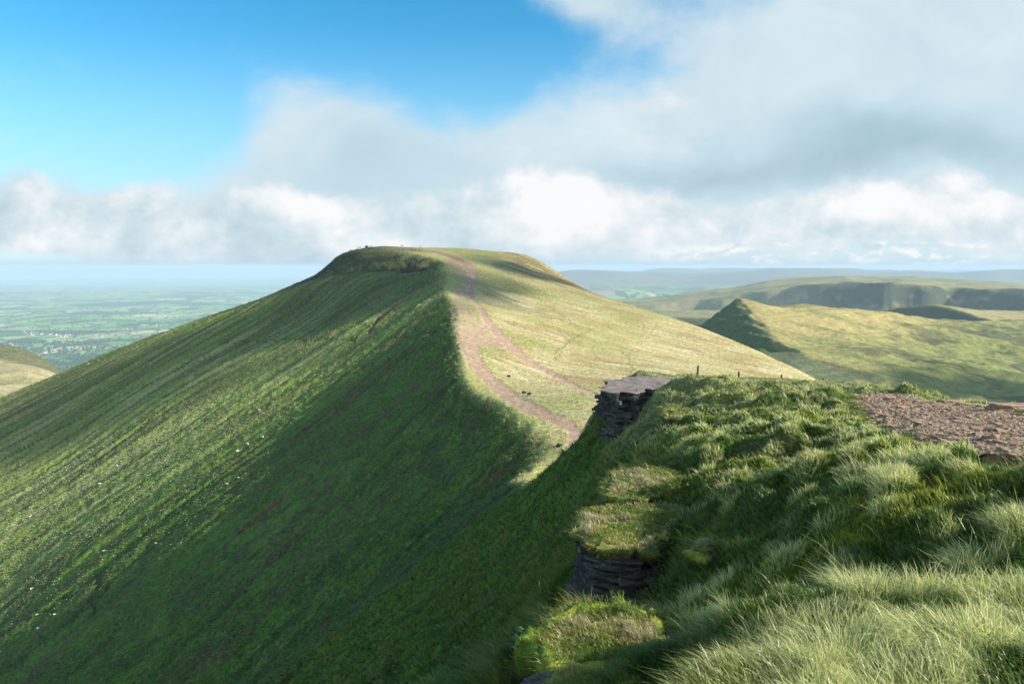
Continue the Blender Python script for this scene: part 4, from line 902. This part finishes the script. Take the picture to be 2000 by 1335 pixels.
# ------------------------------------------------------------------ farms, villages and trees on the valley floor
def house_mesh(w, d, h, k):
    bm = bmesh.new(); a, b_ = w/2, d/2; rh = d*.42
    P_ = [(-a, -b_, 0), (a, -b_, 0), (a, b_, 0), (-a, b_, 0), (-a, -b_, h), (a, -b_, h), (a, b_, h), (-a, b_, h), (-a, 0, h+rh), (a, 0, h+rh)]
    v = [bm.verts.new(p) for p in P_]
    for f_ in ((0, 1, 5, 4), (2, 3, 7, 6), (1, 2, 6, 9, 5), (3, 0, 4, 8, 7)): bm.faces.new([v[i] for i in f_])
    for f_ in ((4, 5, 9, 8), (6, 7, 8, 9)): bm.faces.new([v[i] for i in f_]).material_index = 1
    for cx in (-a*.75,):
        r = bmesh.ops.create_cube(bm, size=1)['verts']
        for q_ in r: q_.co = Vector((q_.co.x*1.2+cx, q_.co.y*1.0, q_.co.z*2.4+h+rh))
    me = bpy.data.meshes.new('house'); bm.to_mesh(me); bm.free()
    me.materials.append(HW[k % 3]); me.materials.append(HRF[k % 2]); return me
HW = [simple_mat('limewash', (.8, .78, .72)), simple_mat('render', (.6, .55, .48)), simple_mat('stone_wall', (.4, .34, .3))]; HRF = [simple_mat('slate', (.12, .13, .15)), simple_mat('tile', (.25, .17, .14))]
HM = [house_mesh(*a, k) for k, a in enumerate(((11, 8, 6), (14, 8, 6), (22, 11, 6), (12, 7, 5.5), (30, 14, 7), (13, 9, 6)))]
VILL = [(267, 352, 612, 620, 26, 'pale house in the long village high on the right of the valley'), (272, 325, 633, 638, 16, 'pale house in the small village just above the sunlit spur'), (45, 140, 647, 660, 30, 'pale house in the wide village on the left of the valley floor'),
        (175, 207, 655, 659, 7, 'pale farm building in the hamlet right of the wide village'), (240, 265, 641, 646, 6, 'pale house among trees in the middle of the valley'), (10, 36, 670, 675, 4, 'white farmhouse near the left edge of the valley floor'), (88, 106, 688, 693, 3, 'white farmhouse on the nearest fields above the left moor'), (290, 300, 566, 572, 3, 'far pale house in the distant fields')]
for (a, b_, r0, r1, n, lb) in VILL:
    for k in range(n):
        px = random.uniform(a, b_); row = r0+(r1-r0)*(px-a)/(b_-a)*.5+random.uniform(0, (r1-r0)*.5)
        lo, hi = 2500., 40000.
        for _ in range(40):
            mid_ = math.sqrt(lo*hi); rr = HY-F*float(z_plain(np.array([px_x(px, mid_)]), np.array([mid_]))[0])/mid_
            lo, hi = (mid_, hi) if rr > row else (lo, mid_)
        x = px_x(px, lo); z = float(z_plain(np.array([x]), np.array([lo]))[0])
        o = bpy.data.objects.new('house', random.choice(HM)); col.objects.link(o); o.location = (x, lo, z-.5); o.rotation_euler = (0, 0, random.uniform(-.6, .6)); s_ = 1.25; o.scale = (s_,)*3
        tag(o, lb, 'house', lb.replace('pale house in', 'houses of').replace('pale farm building in', 'buildings of').replace('white farmhouse', 'white farmhouses').replace('pale house among', 'houses among').replace('far houses', 'far houses'))
def woodland():
    n = 9000; u = rng.uniform(-.72, -.2, n*3); D = np.exp(rng.uniform(math.log(4200), math.log(15000), n*3)); x = u*D; y = D
    g = np.abs(fbm(x/420, y/420, 3, 601)); g2 = fbm(x/1500, y/1100, 4, 602); k = np.where((g < .03) | (g2 > .22) & (rng.uniform(0, 1, n*3) < .5))[0][:n]
    x, y = x[k], y[k]; n = len(x); z = z_plain(x, y); s = rng.uniform(5, 11, n)
    ico = np.array([(0, 0, 1.5), (.9, 0, .9), (.28, .85, .9), (-.72, .52, .8), (-.72, -.52, .95), (.28, -.85, .8), (.6, .4, .2), (-.2, .7, .2), (-.7, 0, .2), (-.2, -.7, .2), (.6, -.4, .2)])
    tr = np.array([(0, 1, 2), (0, 2, 3), (0, 3, 4), (0, 4, 5), (0, 5, 1), (1, 6, 2), (2, 6, 7), (2, 7, 3), (3, 7, 8), (3, 8, 4), (4, 8, 9), (4, 9, 5), (5, 9, 10), (5, 10, 1), (1, 10, 6)])
    V = ico[None]*(1+.2*rng.normal(size=(n, 11, 3)))*s[:, None, None]; V[:, :, 0] *= 1.3; V += np.stack([x, y, z], -1)[:, None]
    me = npmesh('woodland', V.reshape(-1, 3), None, ((np.arange(n)*11)[:, None, None]+tr[None]).reshape(-1, 3))
    tag(link('woodland', me, simple_mat('leaves', (.035, .07, .025))), 'dark hedgerow trees and small woods among the valley fields', kind='stuff')
woodland()
print('objects', time.time()-T0)
def near_grass():
    N_ = 1300000
    u = rng.uniform(-.76, 1.05, N_); D = np.exp(rng.uniform(math.log(1.9), math.log(84), N_))
    x = u*D; y = D
    # ground slopes seen edge-on or hidden get fewer blades
    f = fields(x, y); S = f['shoulder']; G = f['gravel']
    d, bx, by, bi = cells(x+.12*fbm(x*2.4, y*2.4, 2, 3), y, .44, 4)
    pat = 1.3*fbm(x/1.0, y/1.0, 3, 401)+.3*np.where(y < 4.1, 1, 0)+.05*sst(y, 9, 16)-.05-.14*sst(y, 4.1, 4.8)*(1-sst(y, 8, 11))+.5*fbm(x/.45, y/.45, 2, 404)
    tus = np.where(y < 4.2, S*sst(pat+.3, -.1, .2), S*sst(.55*pat+1.1*(bi-.47), -.05, .15)*sst(.135+.09*bi-d+.12*fbm(x/.12, y/.12, 2, 406), 0, .07))
    keep = rng.uniform(0, 1, N_) < np.where(G > .35, .025, 1)*(.5+.5*np.maximum(S, .0))*np.where((y > 26) & (S > .5), .8, 1)
    keep &= rng.uniform(0, 1, N_) > sst(y, 58, 84)
    keep &= ~((x < -.1*y-1) & (y < 4)); keep &= ~((y < 4.6) & (rng.uniform(0, 1, N_) < .42))
    pmv = gridval(pm, x, y); keep &= pmv < .3
    x, y, d, bx, by, bi, tus, S, G, u = (a[keep] for a in (x, y, d, bx, by, bi, tus, S, G, u)); n = len(x)
    z = height(x, y); r = rng.uniform(0, 1, n)
    short = np.maximum(sst(y, 24, 32)*S, f['calm'][keep])
    H = (.045+.045*r)*(1-tus)+tus*(.10+.12*r*(.6+.6*bi))*(1-.38*sst(y, 4.2, 5.5))*(.7+.6*rng.uniform(0,1,N_)[keep])
    H = H*(1-S)*1.5+H*S; H *= (1-.45*short)
    H *= (1+.25*sst(y, 10, 40))*(1-.40*(1-sst(y, 3.8, 4.6)))
    stray = (rng.uniform(0, 1, n) < .012) & (y < 22); H = np.where(stray & ~((S < .5) & (y < 7)), H*1.0+.13, H); H = np.where((S < .5) & (y < 6), np.minimum(H, .09), H)
    Wd = np.maximum(.0030, .00072*y)*(.7+1.0*rng.uniform(0, 1, n))*(1+.5*(1-tus))
    # lean: out of the tussock, downslope and with the wind (from right to left)
    ln = np.hypot(bx, by)+1e-3
    lx = tus*(bx/ln*.75*np.clip(d/.22, 0, 1))-.30-.5*fbm(x/.9, y/.9, 2, 402)+rng.normal(0, .33, n)
    ly = tus*(by/ln*.75*np.clip(d/.22, 0, 1))+.05+.5*fbm(x/.9, y/.9, 2, 403)+rng.normal(0, .33, n)
    cl = fbm(x/.55, y/.7, 3, 405); H = H*(1+(1-S)*(.5+2.2*np.clip(cl, -.2, .4))); lx -= (1-S)*.35
    # colours
    g0 = np.array((.03, .07, .01)); g1 = np.array((.10, .19, .02)); t0 = np.array((.36, .42, .10)); t1 = np.array((.90, .90, .43)); st = np.array((.58, .46, .25)); ye = np.array((.46, .50, .05)); da = np.array((.085, .19, .018))
    q1 = fbm(x/1.1, y/1.1, 3, 410); q2 = fbm(x/2.6, y/2.6, 3, 411); rr = rng.uniform(0, 1, n)
    c1 = lerp(np.broadcast_to(g1, (n, 3)), ye, sst(q1, .02, .28)*.8)
    c1 = c1*S[:, None]+(1-S)[:, None]*lerp(lerp(np.broadcast_to(da, (n, 3)), (.22, .24, .035), sst(cl+.5*q1+.3*(rr-.5), .0, .3)*.85), (.035, .07, .015), sst(-cl-.3*q1, .08, .35)*.8)
    c1 = lerp(c1, t1, tus*(.55+.45*rr)); c1 = lerp(c1, st, tus*sst(q2+.5*(rr-.6), .12, .3)*.65)
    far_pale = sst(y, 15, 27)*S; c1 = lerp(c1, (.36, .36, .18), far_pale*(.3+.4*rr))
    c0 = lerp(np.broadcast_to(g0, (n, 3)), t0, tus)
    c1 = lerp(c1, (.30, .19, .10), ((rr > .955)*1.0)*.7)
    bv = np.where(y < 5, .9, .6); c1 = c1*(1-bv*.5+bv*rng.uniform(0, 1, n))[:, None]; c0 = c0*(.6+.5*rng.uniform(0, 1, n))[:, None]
    if extra:
        E = np.concatenate(extra); m = len(E); r2 = rng.uniform(0, 1, m); tk = (E[:, 4] > .28-E[:, 3])*1.0*(r2 > .3)
        x = np.r_[x, E[:, 0]]; y = np.r_[y, E[:, 1]]; z = np.r_[z, E[:, 2]]; H = np.r_[H, .035+.03*r2+tk*.055*r2]; Wd = np.r_[Wd, np.maximum(.0026, .00072*E[:, 1])*(1+.5*r2)]
        lx = np.r_[lx, -.3+rng.normal(0, .35, m)]; ly = np.r_[ly, rng.normal(0, .35, m)]
        e1 = lerp(np.broadcast_to((.22, .30, .05), (m, 3)), (.42, .40, .12), sst(E[:, 4]+.3*(r2-.5), -.1, .25)); e1 = lerp(e1, (.45, .42, .24), tk*.7)*(.7+.6*rng.uniform(0, 1, m))[:, None]
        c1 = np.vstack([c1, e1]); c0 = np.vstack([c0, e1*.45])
        E = np.concatenate(hang); m = len(E); r2 = rng.uniform(0, 1, m)
        x = np.r_[x, E[:, 0]]; y = np.r_[y, E[:, 1]]; z = np.r_[z, E[:, 2]]; H = np.r_[H, (.03+.04*r2)*np.clip(E[:, 1]/9, .8, 3)]; Wd = np.r_[Wd, np.maximum(.0026, .0008*E[:, 1])*(1+.5*r2)]
        lx = np.r_[lx, E[:, 3]*rng.uniform(.6, 2.2, m)+rng.normal(0, .3, m)]; ly = np.r_[ly, E[:, 4]*rng.uniform(.6, 2.2, m)+rng.normal(0, .3, m)]
        e1 = lerp(np.broadcast_to((.15, .22, .03), (m, 3)), (.34, .34, .09), sst(fbm(E[:, 0]*4, E[:, 1]*4, 3, 3)+.4*(r2-.5), -.1, .3))
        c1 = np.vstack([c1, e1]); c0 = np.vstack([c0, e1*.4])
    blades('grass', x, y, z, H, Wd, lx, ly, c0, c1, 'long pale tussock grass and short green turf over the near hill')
    print('blades', n, time.time()-T0)
near_grass()

def far_grass():
    """coarse tufts of mat grass over the mountain: each a wide ragged blade clump, pale tips catching the low sun"""
    N_ = 520000; u = rng.uniform(-.72, .42, N_); D = np.exp(rng.uniform(math.log(62), math.log(540), N_)); x = u*D; y = D
    f = fields(x, y); fc = f['face']; pmv = gridval(pm, x, y); scv = gridval(scm, x, y); tmv = gridval(tm, x, y)
    t = -.65*x-.76*y; c = .76*x-.65*y; rimd = distline(x, y, RIMXY)
    pat = fbm(x/9, y/9, 3, 701)+.7*fbm(t/60, c/6, 3, 702)
    p = np.where(fc > .5, .6+.9*pat+.6*np.exp(-rimd/18), .22+.5*pat)*np.clip(1-1.6*pmv, 0, 1)*(1-.8*scv)*(1-.7*tmv)
    k = rng.uniform(0, 1, N_) < p; x, y, fc, pat, rimd = (a[k] for a in (x, y, fc, pat, rimd)); n = len(x); r = rng.uniform(0, 1, n); z = height(x, y)
    H = (.16+.30*r)*(.45+.55*fc)*(1+.5*np.exp(-rimd/18))*(.55+.45*sst(y, 60, 140)); Wd = (.25+.35*rng.uniform(0, 1, n))*np.clip(y/260, .4, 1.5)*(.5+.5*fc)
    lx = -.8+rng.normal(0, .5, n); ly = -.2+rng.normal(0, .5, n)
    low = sst(1.0*(270-y)+.9*(x+120), -60, 70)
    c1 = lerp(np.broadcast_to((.34, .40, .15), (n, 3)), (.46, .45, .22), sst(pat+.5*(r-.5), 0, .4)); c1 = lerp(c1, (.10, .20, .03), low*.9); k4 = fbm(t[k]/70, c[k]/2.6, 3, 114, .6); c1 = lerp(c1, (.07, .09, .035), sst(k4, .08, .3)*.6); up = sst(y, 350, 430)*sst(x, -190, -100)  # bowl shade and rib shading put into the tuft colours too
    c1 = lerp(c1, (.15, .20, .07), up*.6); cg = sst(y, 452, 462)*(1-sst(y, 497, 503))*sst(x, -155, -132)*(1-sst(x, -50, -42)); c1 = lerp(c1, (.035, .05, .025), cg*.9); c1 = c1*fc[:, None]+lerp(np.broadcast_to((.58, .50, .28), (n, 3)), (.40, .36, .12), r)*(1-fc)[:, None]  # cloud shade of the upper face painted into its tufts
    c1 = c1*(.7+.6*rng.uniform(0, 1, n))[:, None]
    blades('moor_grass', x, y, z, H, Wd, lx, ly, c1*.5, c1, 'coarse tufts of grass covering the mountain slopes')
    print('far grass', n, time.time()-T0)
far_grass()
# ------------------------------------------------------------------ out-of-view clouds, added on the sunward side to shade parts of the hills
def cloud(name, spots, t, label):  # builds an unseen cloud, added only to cast shade
    m = bpy.data.materials.get('shade_cloud')
    if not m:
        m = bpy.data.materials.new('shade_cloud'); m.use_nodes = True; nt = m.node_tree; nt.nodes.clear(); N = nt.nodes.new; L = nt.links.new
        d = N('ShaderNodeBsdfDiffuse'); d.inputs[0].default_value = (.9, .9, .9, 1); tr = N('ShaderNodeBsdfTransparent'); mx = N('ShaderNodeMixShader'); mx.inputs[0].default_value = .30
        L(tr.outputs[0], mx.inputs[1]); L(d.outputs[0], mx.inputs[2]); o = N('ShaderNodeOutputMaterial'); L(mx.outputs[0], o.inputs[0])
    bm = bmesh.new(); rg = random.Random(5)
    for (px, row, rad, dr) in spots:
        q = cast(px, row) if dr is None else P3(px, row, dr)
        for k in range(9):
            c = Vector(q)+Vector((sx, sy, sz))*t+Vector((rg.gauss(0, rad*.55), rg.gauss(0, rad*.55), rg.gauss(0, rad*.12)))
            r = rad*rg.uniform(.25, .6); mt = Matrix.Translation(c) @ Matrix.Diagonal((r, r, r*.55, 1))
            bmesh.ops.create_icosphere(bm, subdivisions=3, radius=1, matrix=mt)
    for v in bm.verts:
        k = float(fbm(np.array([v.co.x/22]), np.array([v.co.y/22+v.co.z/15]), 3, 3)[0]); v.co += Vector((k*14, k*10, k*8))
    me = bpy.data.meshes.new(name); bm.to_mesh(me); bm.free(); me.materials.append(m); o = bpy.data.objects.new(name, me); col.objects.link(o); tag(o, label, kind='structure')
cloud('cloud', [(560, 640, 45, None), (650, 600, 50, None), (740, 570, 50, None), (820, 560, 40, None), (460, 680, 40, None), (360, 720, 36, None), (240, 780, 34, None), (120, 840, 30, None), (690, 500, 45, None), (1000, 520, 35, None)], 1500, 'unseen low cloud added on the sunward side to shade the mountain')
cloud('cloud', [(1900, 770, 90, 830), (2020, 790, 100, 820), (1780, 745, 50, 850)], 1700, 'unseen low cloud added on the right to shade the moor of the pyramid peak')
print('done', time.time()-T0)
